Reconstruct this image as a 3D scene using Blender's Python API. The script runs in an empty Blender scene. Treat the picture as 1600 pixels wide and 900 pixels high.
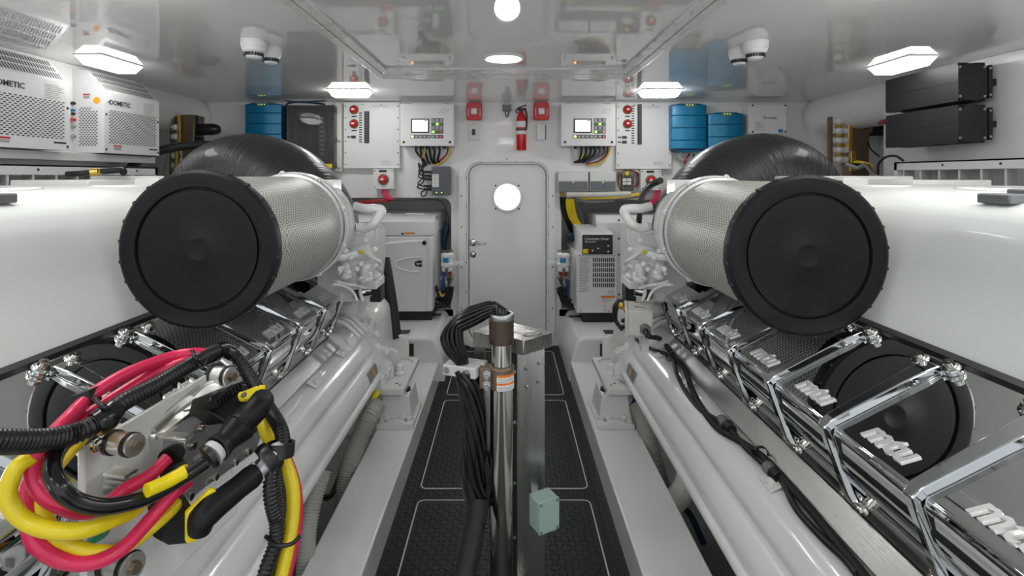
import bpy, bmesh, math, random
from mathutils import Vector, Matrix
random.seed(7)
sc = bpy.context.scene
PI = math.pi
EYE = 1.325      # eye height, metres
F = 800.0        # focal length in pixels of the 1600 px wide frame
# ------------------------------------------------------------------ camera
cd = bpy.data.cameras.new('camera'); cam = bpy.data.objects.new('camera', cd)
sc.collection.objects.link(cam); sc.camera = cam
cd.sensor_fit = 'HORIZONTAL'; cd.sensor_width = 36.0; cd.lens = 36.0 * F / 1600
cd.shift_x = 8 / 1600; cd.shift_y = -175 / 1600
cd.clip_start = 0.02; cd.clip_end = 60
cam.location = (0, 0, EYE); cam.rotation_euler = (PI / 2, 0, 0)
# ------------------------------------------------------------------ world, exposure
w = bpy.data.worlds.new('world'); sc.world = w; w.use_nodes = True
w.node_tree.nodes['Background'].inputs[0].default_value = (0.9, 0.95, 1, 1)
w.node_tree.nodes['Background'].inputs[1].default_value = 0.5
sc.view_settings.view_transform = 'Standard'; sc.view_settings.look = 'None'
sc.view_settings.gamma = 1; sc.view_settings.use_curve_mapping = False
sc.view_settings.exposure = 1.25
LIGHT = 11.0     # emission of the fluorescent lenses

# ------------------------------------------------------------------ materials
def mat(name, col, rough=0.5, metal=0.0, noise=0.04, nscale=8.0, bump=0.0, bscale=60.0, emit=None, estr=0.0,
        coat=0.0, spec=0.5, stretch=None, rvar=0.08, trans=0.0, ior=1.5):
    m = bpy.data.materials.new(name); m.use_nodes = True
    nt = m.node_tree; n = nt.nodes; l = nt.links; b = n['Principled BSDF']
    b.inputs['Roughness'].default_value = rough; b.inputs['Metallic'].default_value = metal
    b.inputs['Coat Weight'].default_value = coat; b.inputs['Specular IOR Level'].default_value = spec
    b.inputs['Coat Roughness'].default_value = 0.05
    b.inputs['Transmission Weight'].default_value = trans; b.inputs['IOR'].default_value = ior
    tc = n.new('ShaderNodeTexCoord'); mp = n.new('ShaderNodeMapping'); l.new(tc.outputs['Object'], mp.inputs[0])
    if stretch: mp.inputs['Scale'].default_value = stretch
    nz = n.new('ShaderNodeTexNoise'); nz.inputs['Scale'].default_value = nscale; nz.inputs['Detail'].default_value = 5
    l.new(mp.outputs[0], nz.inputs['Vector'])
    mx = n.new('ShaderNodeMix'); mx.data_type = 'RGBA'
    mx.inputs[6].default_value = (*[max(0, c * (1 - noise)) for c in col], 1)
    mx.inputs[7].default_value = (*[min(1, c * (1 + noise)) for c in col], 1)
    l.new(nz.outputs['Fac'], mx.inputs[0]); l.new(mx.outputs[2], b.inputs['Base Color'])
    mr = n.new('ShaderNodeMapRange'); mr.inputs[3].default_value = max(0.0, rough * (1 - rvar * 3)); mr.inputs[4].default_value = rough * (1 + rvar * 3)
    l.new(nz.outputs['Fac'], mr.inputs[0]); l.new(mr.outputs[0], b.inputs['Roughness'])
    if bump:
        nb = n.new('ShaderNodeTexNoise'); nb.inputs['Scale'].default_value = bscale; nb.inputs['Detail'].default_value = 3
        l.new(mp.outputs[0], nb.inputs['Vector'])
        bp = n.new('ShaderNodeBump'); bp.inputs['Strength'].default_value = bump; bp.inputs['Distance'].default_value = 0.004
        l.new(nb.outputs['Fac'], bp.inputs['Height']); l.new(bp.outputs[0], b.inputs['Normal'])
    if emit:
        b.inputs['Emission Color'].default_value = (*emit, 1); b.inputs['Emission Strength'].default_value = estr
    return m
M = {}
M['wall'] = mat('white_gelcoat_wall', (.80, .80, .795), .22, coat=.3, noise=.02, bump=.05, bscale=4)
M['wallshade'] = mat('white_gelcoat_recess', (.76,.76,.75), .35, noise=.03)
M['ceiling'] = mat('gloss_ceiling_panel', (.72, .725, .71), .03, coat=.0, noise=.01, bump=.02, bscale=1.8, ior=2.1, rvar=0.02)
M['trimgrey'] = mat('warm_grey_trim', (.68, .68, .65), .28)
M['bed'] = mat('white_gelcoat_bed', (.79, .80, .785), .2, coat=.3, noise=.03, nscale=5, bump=.06, bscale=6)
M['bilge'] = mat('bilge_paint', (.33, .33, .32), .5, noise=.2)
M['paint'] = mat('white_engine_paint', (.78, .79, .77), .22, coat=.4, noise=.02, bump=.12, bscale=22)
M['paint2'] = mat('off_white_engine_paint', (.72, .73, .70), .35, coat=.2, noise=.04, bump=.2, bscale=60)
M['casing'] = mat('satin_white_casing', (.72, .745, .73), .33, coat=.2, noise=.02, nscale=4, bump=.04, bscale=5)
M['powder'] = mat('white_powder_coat', (.77, .775, .78), .35, noise=.02)
M['powder2'] = mat('light_grey_powder_coat', (.6, .6, .59), .4, noise=.02)
M['cream'] = mat('cream_plastic', (.66, .65, .60), .4)
M['chrome'] = mat('polished_chrome', (.62, .63, .63), .025, 1.0, noise=.02, bump=.05, bscale=7, rvar=.05)
M['chromebar'] = mat('chrome_bar', (.60, .61, .62), .05, 1.0, noise=.03, bump=.06, bscale=14)
M['steel'] = mat('brushed_stainless', (.50, .49, .46), .28, 1.0, noise=.12, nscale=14, stretch=(3, 3, .25), bump=.1, bscale=120)
M['steelpol'] = mat('polished_stainless_tube', (.55, .53, .49), .13, 1.0, noise=.1, stretch=(4, 4, .2))
M['alu'] = mat('brushed_aluminium', (.56, .56, .55), .30, 1.0, noise=.1, nscale=12, stretch=(5, .25, 5), bump=.08, bscale=90)
M['alucast'] = mat('machined_aluminium', (.78, .78, .76), .36, 1.0, noise=.08, bump=.12, bscale=120)
M['aludark'] = mat('engraved_grey_aluminium', (.42, .42, .42), .38, .9, noise=.1)
M['galv'] = mat('galvanised_steel', (.45, .46, .46), .4, 1.0, noise=.2, nscale=40)
M['iron'] = mat('rusty_brown_iron', (.085, .058, .045), .5, .5, noise=.5, nscale=18, bump=.3, bscale=70)
M['bronze'] = mat('brown_bronze_plate', (.20, .15, .10), .4, .5, noise=.2)
M['brass'] = mat('yellow_brass', (.75, .47, .09), .3, .7, noise=.15)
M['rubber'] = mat('black_moulded_rubber', (.007, .008, .0095), .46, spec=.25, noise=.3, nscale=6, bump=.05, bscale=40)
M['black'] = mat('black_plastic', (.008, .008, .009), .36)
M['blackg'] = mat('glossy_black_sleeve', (.006, .0065, .0075), .2)
M['matblack'] = mat('matt_black', (.010, .010, .011), .6)
M['floor'] = mat('black_tread_rubber', (.010, .011, .013), .42, spec=.3, noise=.35, nscale=30, bump=.2, bscale=240)
M['caulk'] = mat('pale_caulk_line', (.60, .57, .50), .5, noise=.15, nscale=40)
M['pink'] = mat('crimson_cable_jacket', (.70, .022, .095), .3, noise=.06, nscale=14)
M['yellow'] = mat('yellow_cable_jacket', (.78, .60, .01), .32, noise=.08, nscale=14)
M['yellowc'] = mat('yellow_clip_plastic', (.86, .68, .0), .4)
M['green'] = mat('green_cable_jacket', (.0, .22, .10), .35)
M['red'] = mat('signal_red_plastic', (.58, .008, .012), .25, coat=.3)
M['dred'] = mat('dark_red_cable', (.30, .006, .01), .35)
M['bluecase'] = mat('blue_anodised_case', (.0, .20, .40), .35, .1, noise=.03)
M['bluedark'] = mat('navy_plastic', (.01, .04, .09), .35)
M['blue'] = mat('blue_hose', (.0, .06, .45), .35)
M['hose'] = mat('grey_ribbed_hose', (.42, .41, .37), .5, noise=.08)
M['chromesatin'] = mat('satin_chrome', (.80, .80, .79), .38, .55, noise=.04, bump=.1, bscale=80)
M['greybox'] = mat('slate_grey_plastic', (.10, .105, .12), .4)
M['dingrey'] = mat('mid_grey_plastic', (.17, .18, .19), .45)
M['mint'] = mat('mint_green_box', (.33, .47, .41), .45, noise=.06)
M['anod'] = mat('black_anodised_case', (.012, .013, .016), .42, .2, noise=.05)
M['orange'] = mat('orange_label', (.85, .20, .02), .5)
M['orangedot'] = mat('amber_sticker', (.95, .40, .01), .5)
M['paper'] = mat('white_label', (.78, .78, .76), .5)
M['ink'] = mat('black_ink', (.03, .03, .035), .5)
M['greyink'] = mat('grey_print', (.36, .36, .37), .6)
M['bluelab'] = mat('blue_label', (.01, .22, .45), .5)
M['rim'] = mat('green_dial_rim', (.02, .25, .10), .4)
M['led'] = mat('lit_green_key', (.1, .5, .05), .4, emit=(.35, 1, .1), estr=.9)
M['amber'] = mat('lit_amber_key', (.8, .4, .1), .4, emit=(1, .55, .2), estr=1.0)
M['screen'] = mat('lit_white_display', (.7, .72, .75), .2, emit=(.92, .95, 1), estr=.55)
M['key'] = mat('grey_key', (.5, .5, .5), .4)
M['keygreen'] = mat('green_key', (.05, .25, .07), .4)
M['lens'] = mat('lit_diffuser', (.9, .9, .9), .4, emit=(1, .985, .96), estr=LIGHT)
M['lensdim'] = mat('lit_diffuser_side', (.9, .9, .9), .4, emit=(1, .985, .96), estr=LIGHT * .38)
M['port'] = mat('daylit_porthole', (.9, .9, .9), .2, emit=(.97, .985, 1), estr=9.0)
M['strobe'] = mat('clear_strobe_lens', (.75, .72, .7), .1, coat=.5, bump=.5, bscale=200)
M['bowl'] = mat('amber_glass_bowl', (.22, .03, .02), .15, coat=.4)
M['smoke'] = mat('smoked_acrylic_door', (.42, .43, .40), .03, trans=.92, ior=1.3, rvar=0)

def wrap_mat():
    m = mat('black_wrapped_insulation', (.03, .03, .033), .27, noise=.3, nscale=9, coat=.2)
    nt = m.node_tree; n = nt.nodes; l = nt.links; b = n['Principled BSDF']
    tc = n.new('ShaderNodeTexCoord')
    mp = n.new('ShaderNodeMapping'); mp.inputs['Scale'].default_value = (1.2, 60, 7); mp.inputs['Rotation'].default_value = (.3, .2, 0)
    l.new(tc.outputs['UV'], mp.inputs[0])
    nz = n.new('ShaderNodeTexNoise'); nz.inputs['Scale'].default_value = 3; nz.inputs['Detail'].default_value = 6; nz.inputs['Distortion'].default_value = .5
    l.new(mp.outputs[0], nz.inputs['Vector'])
    bp = n.new('ShaderNodeBump'); bp.inputs['Strength'].default_value = .7; bp.inputs['Distance'].default_value = .012
    l.new(nz.outputs['Fac'], bp.inputs['Height']); l.new(bp.outputs[0], b.inputs['Normal'])
    r = n.new('ShaderNodeMapRange'); r.inputs[3].default_value = .14; r.inputs[4].default_value = .5
    l.new(nz.outputs['Fac'], r.inputs[0]); l.new(r.outputs[0], b.inputs['Roughness'])
    return m
M['wrap'] = wrap_mat()
def filter_mat():   # expanded-metal sleeve: pale wire around dark staggered slots, over pleats
    m = bpy.data.materials.new('expanded_metal_sleeve'); m.use_nodes = True
    nt = m.node_tree; n = nt.nodes; l = nt.links; b = n['Principled BSDF']
    tc = n.new('ShaderNodeTexCoord')
    br = n.new('ShaderNodeTexBrick'); br.offset = .5; br.offset_frequency = 2; br.squash = 1
    br.inputs['Color1'].default_value = (.02, .02, .018, 1); br.inputs['Color2'].default_value = (.07, .066, .06, 1)
    br.inputs['Mortar'].default_value = (.80, .79, .74, 1)
    br.inputs['Scale'].default_value = 1; br.inputs['Mortar Size'].default_value = .0024
    br.inputs['Mortar Smooth'].default_value = .35; br.inputs['Brick Width'].default_value = .0155; br.inputs['Row Height'].default_value = .0082
    nz = n.new('ShaderNodeTexNoise'); nz.inputs['Scale'].default_value = 30
    mxv = n.new('ShaderNodeVectorMath'); mxv.operation = 'MULTIPLY_ADD'; mxv.inputs[1].default_value = (.004, .004, 0)
    l.new(tc.outputs['UV'], nz.inputs['Vector']); l.new(nz.outputs['Color'], mxv.inputs[0]); l.new(tc.outputs['UV'], mxv.inputs[2])
    l.new(mxv.outputs[0], br.inputs['Vector'])
    l.new(br.outputs['Color'], b.inputs['Base Color'])
    bp = n.new('ShaderNodeBump'); bp.inputs['Strength'].default_value = .9; bp.inputs['Distance'].default_value = .003
    l.new(br.outputs['Fac'], bp.inputs['Height']); l.new(bp.outputs[0], b.inputs['Normal'])
    b.inputs['Metallic'].default_value = .35; b.inputs['Roughness'].default_value = .42
    return m
M['mesh'] = filter_mat()

# ------------------------------------------------------------------ geometry helpers
def at(px, py, Y):
    return Vector(((px - 792) * Y / F, Y, EYE - (py - 275) * Y / F))
def smooth_path(pts, k=6):
    P = [Vector(p) for p in pts]
    if len(P) < 3: return P
    Q = [P[0] * 2 - P[1]] + P + [P[-1] * 2 - P[-2]]
    out = []
    for i in range(1, len(Q) - 2):
        a, b, c, d = Q[i - 1], Q[i], Q[i + 1], Q[i + 2]
        for j in range(k):
            t = j / k
            out.append(.5 * ((2 * b) + (c - a) * t + (2 * a - 5 * b + 4 * c - d) * t * t + (3 * b - a - 3 * c + d) * t ** 3))
    out.append(P[-1]); return out
class MB:
    def __init__(s): s.v = []; s.f = []; s.m = []; s.cur = 0; s.uv = {}; s.rng = []
    def mi(s, i): s.cur = i; return s
    def add(s, vs, fs, uvs=None):
        o = len(s.v); s.rng.append((o, len(s.f), len(vs), len(fs))); s.v += [Vector(p) for p in vs]
        for k, f in enumerate(fs):
            if uvs: s.uv[len(s.f)] = uvs[k]
            s.f.append([i + o for i in f]); s.m.append(s.cur)
        return s
    def box(s, x0, x1, y0, y1, z0, z1):
        x0, x1 = min(x0, x1), max(x0, x1); y0, y1 = min(y0, y1), max(y0, y1); z0, z1 = min(z0, z1), max(z0, z1)
        return s.add([(x0, y0, z0), (x1, y0, z0), (x1, y1, z0), (x0, y1, z0), (x0, y0, z1), (x1, y0, z1), (x1, y1, z1), (x0, y1, z1)],
                     [(0, 3, 2, 1), (4, 5, 6, 7), (0, 1, 5, 4), (1, 2, 6, 5), (2, 3, 7, 6), (3, 0, 4, 7)])
    def obox(s, c, ax, ay, az, hx, hy, hz):
        c = Vector(c); ax = Vector(ax).normalized(); ay = Vector(ay).normalized(); az = Vector(az).normalized()
        vs = [c + ax * hx * i + ay * hy * j + az * hz * k for k in (-1, 1) for i, j in ((-1, -1), (1, -1), (1, 1), (-1, 1))]
        return s.add(vs, [(0, 3, 2, 1), (4, 5, 6, 7), (0, 1, 5, 4), (1, 2, 6, 5), (2, 3, 7, 6), (3, 0, 4, 7)])
    def loft(s, A, B, caps=True):   # two matching loops
        n = len(A); fs = [(i, (i + 1) % n, n + (i + 1) % n, n + i) for i in range(n)]
        if caps: fs += [tuple(range(n))[::-1], tuple(range(n, 2 * n))]
        return s.add(list(A) + list(B), fs)
    def prism(s, poly, axis, a0, a1):
        def P(p, a): return {'y': (p[0], a, p[1]), 'x': (a, p[0], p[1]), 'z': (p[0], p[1], a)}[axis]
        return s.loft([P(p, a0) for p in poly], [P(p, a1) for p in poly])
    def cyl(s, p0, p1, r0, r1=None, n=20):
        r1 = r0 if r1 is None else r1
        return s.lathe([(0, 0), (r0, 0), (r1, (Vector(p1) - Vector(p0)).length), (0, (Vector(p1) - Vector(p0)).length)], p0, Vector(p1) - Vector(p0), n)
    def lathe(s, prof, p0, d, n=32, uvscale=None):
        p0 = Vector(p0); d = Vector(d).normalized()
        a = d.orthogonal().normalized()
        if abs(d.y) > .9: a = Vector((0, 0, 1))
        b = d.cross(a).normalized()
        vs = []; rings = []
        for r, h in prof:
            if r < 1e-6: rings.append([len(vs)]); vs.append(p0 + d * h)
            else:
                st = len(vs)
                for i in range(n):
                    t = 2 * PI * i / n; vs.append(p0 + d * h + (a * math.cos(t) + b * math.sin(t)) * r)
                rings.append(list(range(st, st + n)))
        fs = []; uv = []
        for k in range(len(rings) - 1):
            A, B = rings[k], rings[k + 1]; R = max(prof[k][0], prof[k + 1][0])
            for i in range(n):
                j = (i + 1) % n; u0, u1 = 2 * PI * R * i / n, 2 * PI * R * (i + 1) / n; h0, h1 = prof[k][1], prof[k + 1][1]
                if len(A) == 1 and len(B) == 1: continue
                if len(A) == 1: fs.append((A[0], B[i], B[j])); uv.append([(u0, h0), (u0, h1), (u1, h1)])
                elif len(B) == 1: fs.append((A[j], A[i], B[0])); uv.append([(u1, h0), (u0, h0), (u0, h1)])
                else: fs.append((A[j], A[i], B[i], B[j])); uv.append([(u1, h0), (u0, h0), (u0, h1), (u1, h1)])
        return s.add(vs, fs, uv)
    def tube(s, pts, r, n=12, k=6, smooth=True, ribs=None, flat=1.0):
        P = smooth_path(pts, k) if smooth else [Vector(p) for p in pts]
        if ribs:   # resample finely for a corrugated hose
            L = [0]
            for i in range(1, len(P)): L.append(L[-1] + (P[i] - P[i - 1]).length)
            N = max(4, int(L[-1] / ribs * 4)); Q = []; j = 0
            for q in range(N + 1):
                t = L[-1] * q / N
                while j < len(P) - 2 and L[j + 1] < t: j += 1
                u = (t - L[j]) / max(1e-9, L[j + 1] - L[j]); Q.append(P[j].lerp(P[j + 1], min(1, u)))
            P = Q
        rr = r if isinstance(r, (list, tuple)) else [r, r]
        N = len(P); vs = []; prev = None
        for i, p in enumerate(P):
            t = (P[min(i + 1, N - 1)] - P[max(i - 1, 0)]).normalized()
            if prev is None: a = t.orthogonal().normalized()
            else:
                a = prev - t * prev.dot(t)
                a = a.normalized() if a.length > 1e-6 else t.orthogonal().normalized()
            prev = a; b = t.cross(a)
            x = i / (N - 1) * (len(rr) - 1); q = int(min(x, len(rr) - 2)); R = rr[q] + (rr[q + 1] - rr[q]) * (x - q)
            if ribs: R *= (1.0, 1.0, .87, .87)[i % 4]
            for j in range(n):
                th = 2 * PI * j / n; vs.append(p + a * math.cos(th) * R + b * math.sin(th) * R * flat)
        fs = []; uv = []
        for i in range(N - 1):
            for j in range(n):
                jj = (j + 1) % n; fs.append((i * n + j, i * n + jj, (i + 1) * n + jj, (i + 1) * n + j))
                uv.append([(j / n, i / N), ((j + 1) / n, i / N), ((j + 1) / n, (i + 1) / N), (j / n, (i + 1) / N)])
        fs += [tuple(range(n))[::-1], tuple(range((N - 1) * n, N * n))]; uv += [[(0, 0)] * n, [(0, 0)] * n]
        return s.add(vs, fs, uv)
    def ball(s, c, r, n=16, sc_=(1, 1, 1)):
        prof = [(r * math.sin(PI * i / (n // 2)), -r * math.cos(PI * i / (n // 2))) for i in range(n // 2 + 1)]
        o = len(s.v); s.lathe([(max(0, a) if a > 1e-5 else 0, b) for a, b in prof], (0, 0, 0), (0, 0, 1), n)
        for i in range(o, len(s.v)):
            v = s.v[i]; s.v[i] = Vector((v.x * sc_[0], v.y * sc_[1], v.z * sc_[2])) + Vector(c)
        return s
    def bolt(s, p, d, r=.007, h=.006):
        return s.lathe([(0, 0), (r * 1.25, 0), (r * 1.25, h * .25), (r, h * .3), (r, h), (r * .45, h), (r * .45, h * .5), (0, h * .5)], p, d, 12)
    def text(s, body, size, p, ux, uy, depth=.001, bold=0.0, shear=0.0, align='CENTER'):
        c = bpy.data.curves.new('t', 'FONT'); c.body = body; c.size = size; c.extrude = depth; c.offset = bold; c.shear = shear
        c.align_x = align; c.align_y = 'CENTER'; c.resolution_u = 2
        o = bpy.data.objects.new('t', c); sc.collection.objects.link(o)
        me = bpy.data.meshes.new_from_object(o.evaluated_get(bpy.context.evaluated_depsgraph_get()))
        ux = Vector(ux).normalized(); uy = Vector(uy).normalized(); un = ux.cross(uy); p = Vector(p)
        s.add([p + ux * v.co.x + uy * v.co.y + un * v.co.z for v in me.vertices], [tuple(q.vertices) for q in me.polygons])
        bpy.data.objects.remove(o); bpy.data.meshes.remove(me); bpy.data.curves.remove(c)
        return s
    def mirror(s, flag=True):
        if flag:
            for v in s.v: v.x = -v.x
        return s
    def pieces(s):
        # shapes that stand well apart become separate parts
        B = []
        for o, f, nv, nf in s.rng:
            vs = s.v[o:o + nv]; B.append(([min(v[i] for v in vs) for i in range(3)], [max(v[i] for v in vs) for i in range(3)]))
        n = len(B); g = list(range(n))
        def find(i):
            while g[i] != i: i = g[i]
            return i
        size = [max(b[1][i] - b[0][i] for i in range(3)) for b in B]
        for i in range(n):
            for j in range(i + 1, n):
                d = math.sqrt(sum(max(0, B[i][0][k] - B[j][1][k], B[j][0][k] - B[i][1][k]) ** 2 for k in range(3)))
                if d <= max(.02, .5 * max(size[i], size[j])): g[find(i)] = find(j)
        R = {}
        for i in range(n): R.setdefault(find(i), []).append(i)
        return list(R.values())
    def build(s, name, mats, parent=None, bevel=0.0, seg=2, sharp=40, smooth=True, kind=None):
        if parent and len(s.rng) < 120 and len(s.rng) > 1:
            P = s.pieces()
            if 1 < len(P) <= 16:
                out = []
                for grp in P:
                    q = MB()
                    for i in grp:
                        o, f, nv, nf = s.rng[i]
                        for k in range(f, f + nf):
                            if k in s.uv: q.uv[len(q.f) + k - f] = s.uv[k]
                        base = len(q.v); q.rng.append((base, len(q.f), nv, nf)); q.v += s.v[o:o + nv]
                        q.m += s.m[f:f + nf]; q.f += [[a - o + base for a in s.f[k]] for k in range(f, f + nf)]
                    q.rng = q.rng[:1]
                    out.append(q.build(name, mats, parent, bevel, seg, sharp, smooth, kind))
                return out[0]
        me = bpy.data.meshes.new(name)
        org = parent.matrix_world.translation.copy() if parent else None
        if org is None:
            xs = [v.x for v in s.v]; ys = [v.y for v in s.v]; zs = [v.z for v in s.v]
            org = Vector(((min(xs) + max(xs)) / 2, (min(ys) + max(ys)) / 2, min(zs)))
        me.from_pydata([v - org for v in s.v], [], s.f)
        if not isinstance(mats, (list, tuple)): mats = [mats]
        for m in mats: me.materials.append(M[m])
        me.polygons.foreach_set('material_index', s.m)
        if s.uv:
            ul = me.uv_layers.new(name='UVMap')
            for p in me.polygons:
                u = s.uv.get(p.index)
                if u:
                    for li, q in zip(p.loop_indices, u): ul.data[li].uv = q
        bm = bmesh.new(); bm.from_mesh(me); bmesh.ops.recalc_face_normals(bm, faces=bm.faces); bm.to_mesh(me); bm.free()
        if smooth:
            me.shade_smooth(); me.set_sharp_from_angle(angle=math.radians(sharp))
        o = bpy.data.objects.new(name, me); sc.collection.objects.link(o)
        if parent:
            o.parent = parent
            if parent.type == 'MESH': pass
        else: o.location = org
        if bevel:
            b = o.modifiers.new('bevel', 'BEVEL'); b.width = bevel; b.segments = seg; b.limit_method = 'ANGLE'; b.angle_limit = math.radians(35)
            b.harden_normals = False
        if kind: o['kind'] = kind
        bpy.context.view_layer.update()
        return o
def tag(o, label, cat, group=None, kind=None):
    o['label'] = label; o['category'] = cat
    if group: o['group'] = group
    if kind: o['kind'] = kind
    return o
def thing(name, label, cat, loc, group=None):
    o = bpy.data.objects.new(name, None); sc.collection.objects.link(o); o.location = loc; o.empty_display_size = .05
    bpy.context.view_layer.update()
    return tag(o, label, cat, group)
def struct(mb, name, mats, **k):
    return mb.build(name, mats, kind='structure', **k)
def rrect(x0, x1, y0, y1, r, k=6):
    out = []
    for cx, cy, a0 in ((x1 - r, y1 - r, 0), (x0 + r, y1 - r, 90), (x0 + r, y0 + r, 180), (x1 - r, y0 + r, 270)):
        for i in range(k + 1):
            a = math.radians(a0 + 90 * i / k); out.append((cx + r * math.cos(a), cy + r * math.sin(a)))
    return out
def plate(mb, outer, holes, axis, a0, a1):   # plate with real holes, extruded along axis
    def P(p, a): return {'y': (p[0], a, p[1]), 'x': (a, p[0], p[1]), 'z': (p[0], p[1], a)}[axis]
    for a in (a0, a1):
        bm = bmesh.new(); es = []
        for loop in [outer] + holes:
            vs = [bm.verts.new(P(p, a)) for p in loop]
            es += [bm.edges.new((vs[i], vs[(i + 1) % len(vs)])) for i in range(len(vs))]
        bmesh.ops.triangle_fill(bm, edges=es, use_beauty=True)
        bm.verts.ensure_lookup_table(); bm.verts.index_update()
        mb.add([v.co.copy() for v in bm.verts], [[v.index for v in f.verts] for f in bm.faces]); bm.free()
    for loop in [outer] + holes:
        mb.loft([P(p, a0) for p in loop], [P(p, a1) for p in loop], caps=False)
    return mb
def ring(mb, o, i, axis, a0, a1):
    return plate(mb, o, [i], axis, a0, a1)

# ================================================================== SETTING
CE = 1.9; YB = 4.0; XL = -2.24; XR = 2.33; YK = -1.1
# floor: black tread rubber, raised lozenges
def lozenges(mb, x0, x1, y0, y1, z, skip=None):
    p = .0225; ny = int((y1 - y0) / p); nx = int((x1 - x0) / p)
    for i in range(nx):
        for j in range(ny):
            cx, cy = x0 + (i + .5) * p, y0 + (j + .5) * p
            if skip and skip(cx, cy): continue
            a = PI / 4 if (i + j) % 2 else -PI / 4
            a += .25
            ca, sa = math.cos(a), math.sin(a); L, W, H = .0125, .0034, .0022
            mb.add([(cx + ca * L, cy + sa * L, z), (cx - sa * W, cy + ca * W, z), (cx - ca * L, cy - sa * L, z), (cx + sa * W, cy - ca * W, z), (cx + ca * L * .5, cy + sa * L * .5, z + H), (cx - ca * L * .5, cy - sa * L * .5, z + H)],
                   [(0, 1, 5, 4), (1, 2, 5), (2, 3, 4, 5), (3, 0, 4)])
PAN = [(-.36, .337, .95, 2.09), (-.366, .343, 2.17, 3.02), (-.365, .345, 3.10, 3.86)]
fl = MB(); fl.box(-.437, .409, YK, YB + .02, -.05, 0)
lozenges(fl, -.432, .404, 1.62, 3.98, 0, lambda x, y: any(a - .008 < x < b + .008 and c - .008 < y < d + .008 for a, b, c, d in PAN))
struct(fl, 'floor', 'floor', smooth=False)
bg = MB(); bg.box(-2.95, -.45, YK, 4.85, -.40, -.35); bg.box(.42, 2.95, YK, 4.85, -.40, -.35)
struct(bg, 'floor_bilge', 'bilge')
labs = ['black tread floor hatch panel nearest the camera, under the steel post', 'black tread floor hatch panel in the middle of the walkway', 'black tread floor hatch panel in front of the white door']
for (a, b, c, d), lb in zip(PAN, labs):
    t = thing('floor_panel', lb, 'floor panel', ((a + b) / 2, (c + d) / 2, 0), 'lift-out panels of the walkway')
    q = MB(); q.prism(rrect(a, b, c, d, .025), 'z', -.002, .0012); lozenges(q, a + .008, b - .008, max(c + .008, 1.62), d - .008, .0012); q.build('tread_sheet', 'floor', t, smooth=False)
    q = MB(); ring(q, rrect(a - .0035, b + .0035, c - .0035, d + .0035, .029), rrect(a + .0015, b - .0015, c + .0015, d - .0015, .023), 'z', -.002, .0024); q.build('seam', 'caulk', t, smooth=False)
# ceiling
c = MB(); c.box(-2.95, 2.95, YK, 4.9, CE, CE + .04); struct(c, 'ceiling', 'ceiling')
# rear ceiling hatch trim: two parallel raised strips with a dark joint between
q = MB()
def trimstrip(mb, ox0, ox1, oy0, oy1, z0):
    A = [(-.70 - ox0, YK + .1), (-.69 - ox0, 2.84 + oy0), (.667 + ox0, 2.84 + oy0), (.677 + ox0, YK + .1)]
    B = [(-.70 - ox1, YK + .1), (-.69 - ox1, 2.84 + oy1), (.667 + ox1, 2.84 + oy1), (.677 + ox1, YK + .1)]
    for i in range(3): mb.prism([A[i], A[i + 1], B[i + 1], B[i]], 'z', z0, CE + .002)
trimstrip(q, -.048, -.003, -.13, -.006, CE - .012); trimstrip(q, .003, .045, .006, .14, CE - .012)
q.mi(1); trimstrip(q, -.0035, .0035, -.007, .007, CE - .003)
struct(q, 'trim_1', ['trimgrey', 'ink'], bevel=.003)
# back wall with door opening and two generator recesses
DO = (-.312, .322, 0.03, 1.43)
w_ = MB()
def recess(x0, x1, z0, z1): return [p for p in rrect(x0, x1, z0, z1, .07)[:14]] + [(x0, z0), (x1, z0)]
RL = recess(-1.75, -.435, .283, 1.155); RR = recess(.425, 1.75, .283, 1.14)
plate(w_, [(-2.95, -.36), (2.95, -.36), (2.95, CE), (-2.95, CE)], [RL, RR, rrect(*DO, .10)], 'y', YB, YB + .05)
struct(w_, 'wall_back', 'wall', sharp=30)
r_ = MB()
for x0, x1 in ((-1.85, -.42), (.41, 1.85)):
    r_.box(x0, x1, 4.5, 4.55, -.36, CE); r_.box(x0, x1, YB + .05, 4.5, 1.17, 1.2); r_.box(x0, x1, YB, 4.5, .23, .2825)
r_.box(-.44, -.42, YB + .05, 4.9, -.36, 1.18); r_.box(.41, .43, YB + .05, 4.9, -.36, 1.18)
r_.box(-1.87, -1.85, YB + .05, 4.9, -.36, 1.18); r_.box(1.85, 1.87, YB + .05, 4.9, -.36, 1.18)
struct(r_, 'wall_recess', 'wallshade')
l_ = MB(); l_.box(XL - .06, XL, YK, 3.09, 0.0, CE)
struct(l_, 'wall_left', 'wall', bevel=.004)
l_ = MB(); l_.box(XR, XR + .06, YK, 3.17, 0.0, CE)
struct(l_, 'wall_right', 'wall', bevel=.004)
for s, nm in ((-1, 'wall_hull_left'), (1, 'wall_hull_right')):
    h = MB(); h.box(s * 2.9, s * 2.95, YK, 4.9, -.4, CE)
    h.box(s * 2.3, s * 2.9, 3.0, YB, 1.27, 1.29)       # shelf behind the wing wall
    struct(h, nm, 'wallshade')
    h = MB(); prof = []
    for i in range(13):
        a = PI * (.5 + i / 12)
        prof.append(i)
    # rounded hull knuckle running aft under the deck, turning down at the bulkhead
    h.tube([(s * 2.50, 2.2, 1.83), (s * 2.49, 3.2, 1.83), (s * 2.47, 3.7, 1.82), (s * 2.45, 3.93, 1.78), (s * 2.50, 4.02, 1.62), (s * 2.60, 4.03, 1.3)], [.17, .17, .17, .16, .12, .10], n=28)
    struct(h, 'trim_2' if s < 0 else 'trim_3', 'wall')
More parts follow.
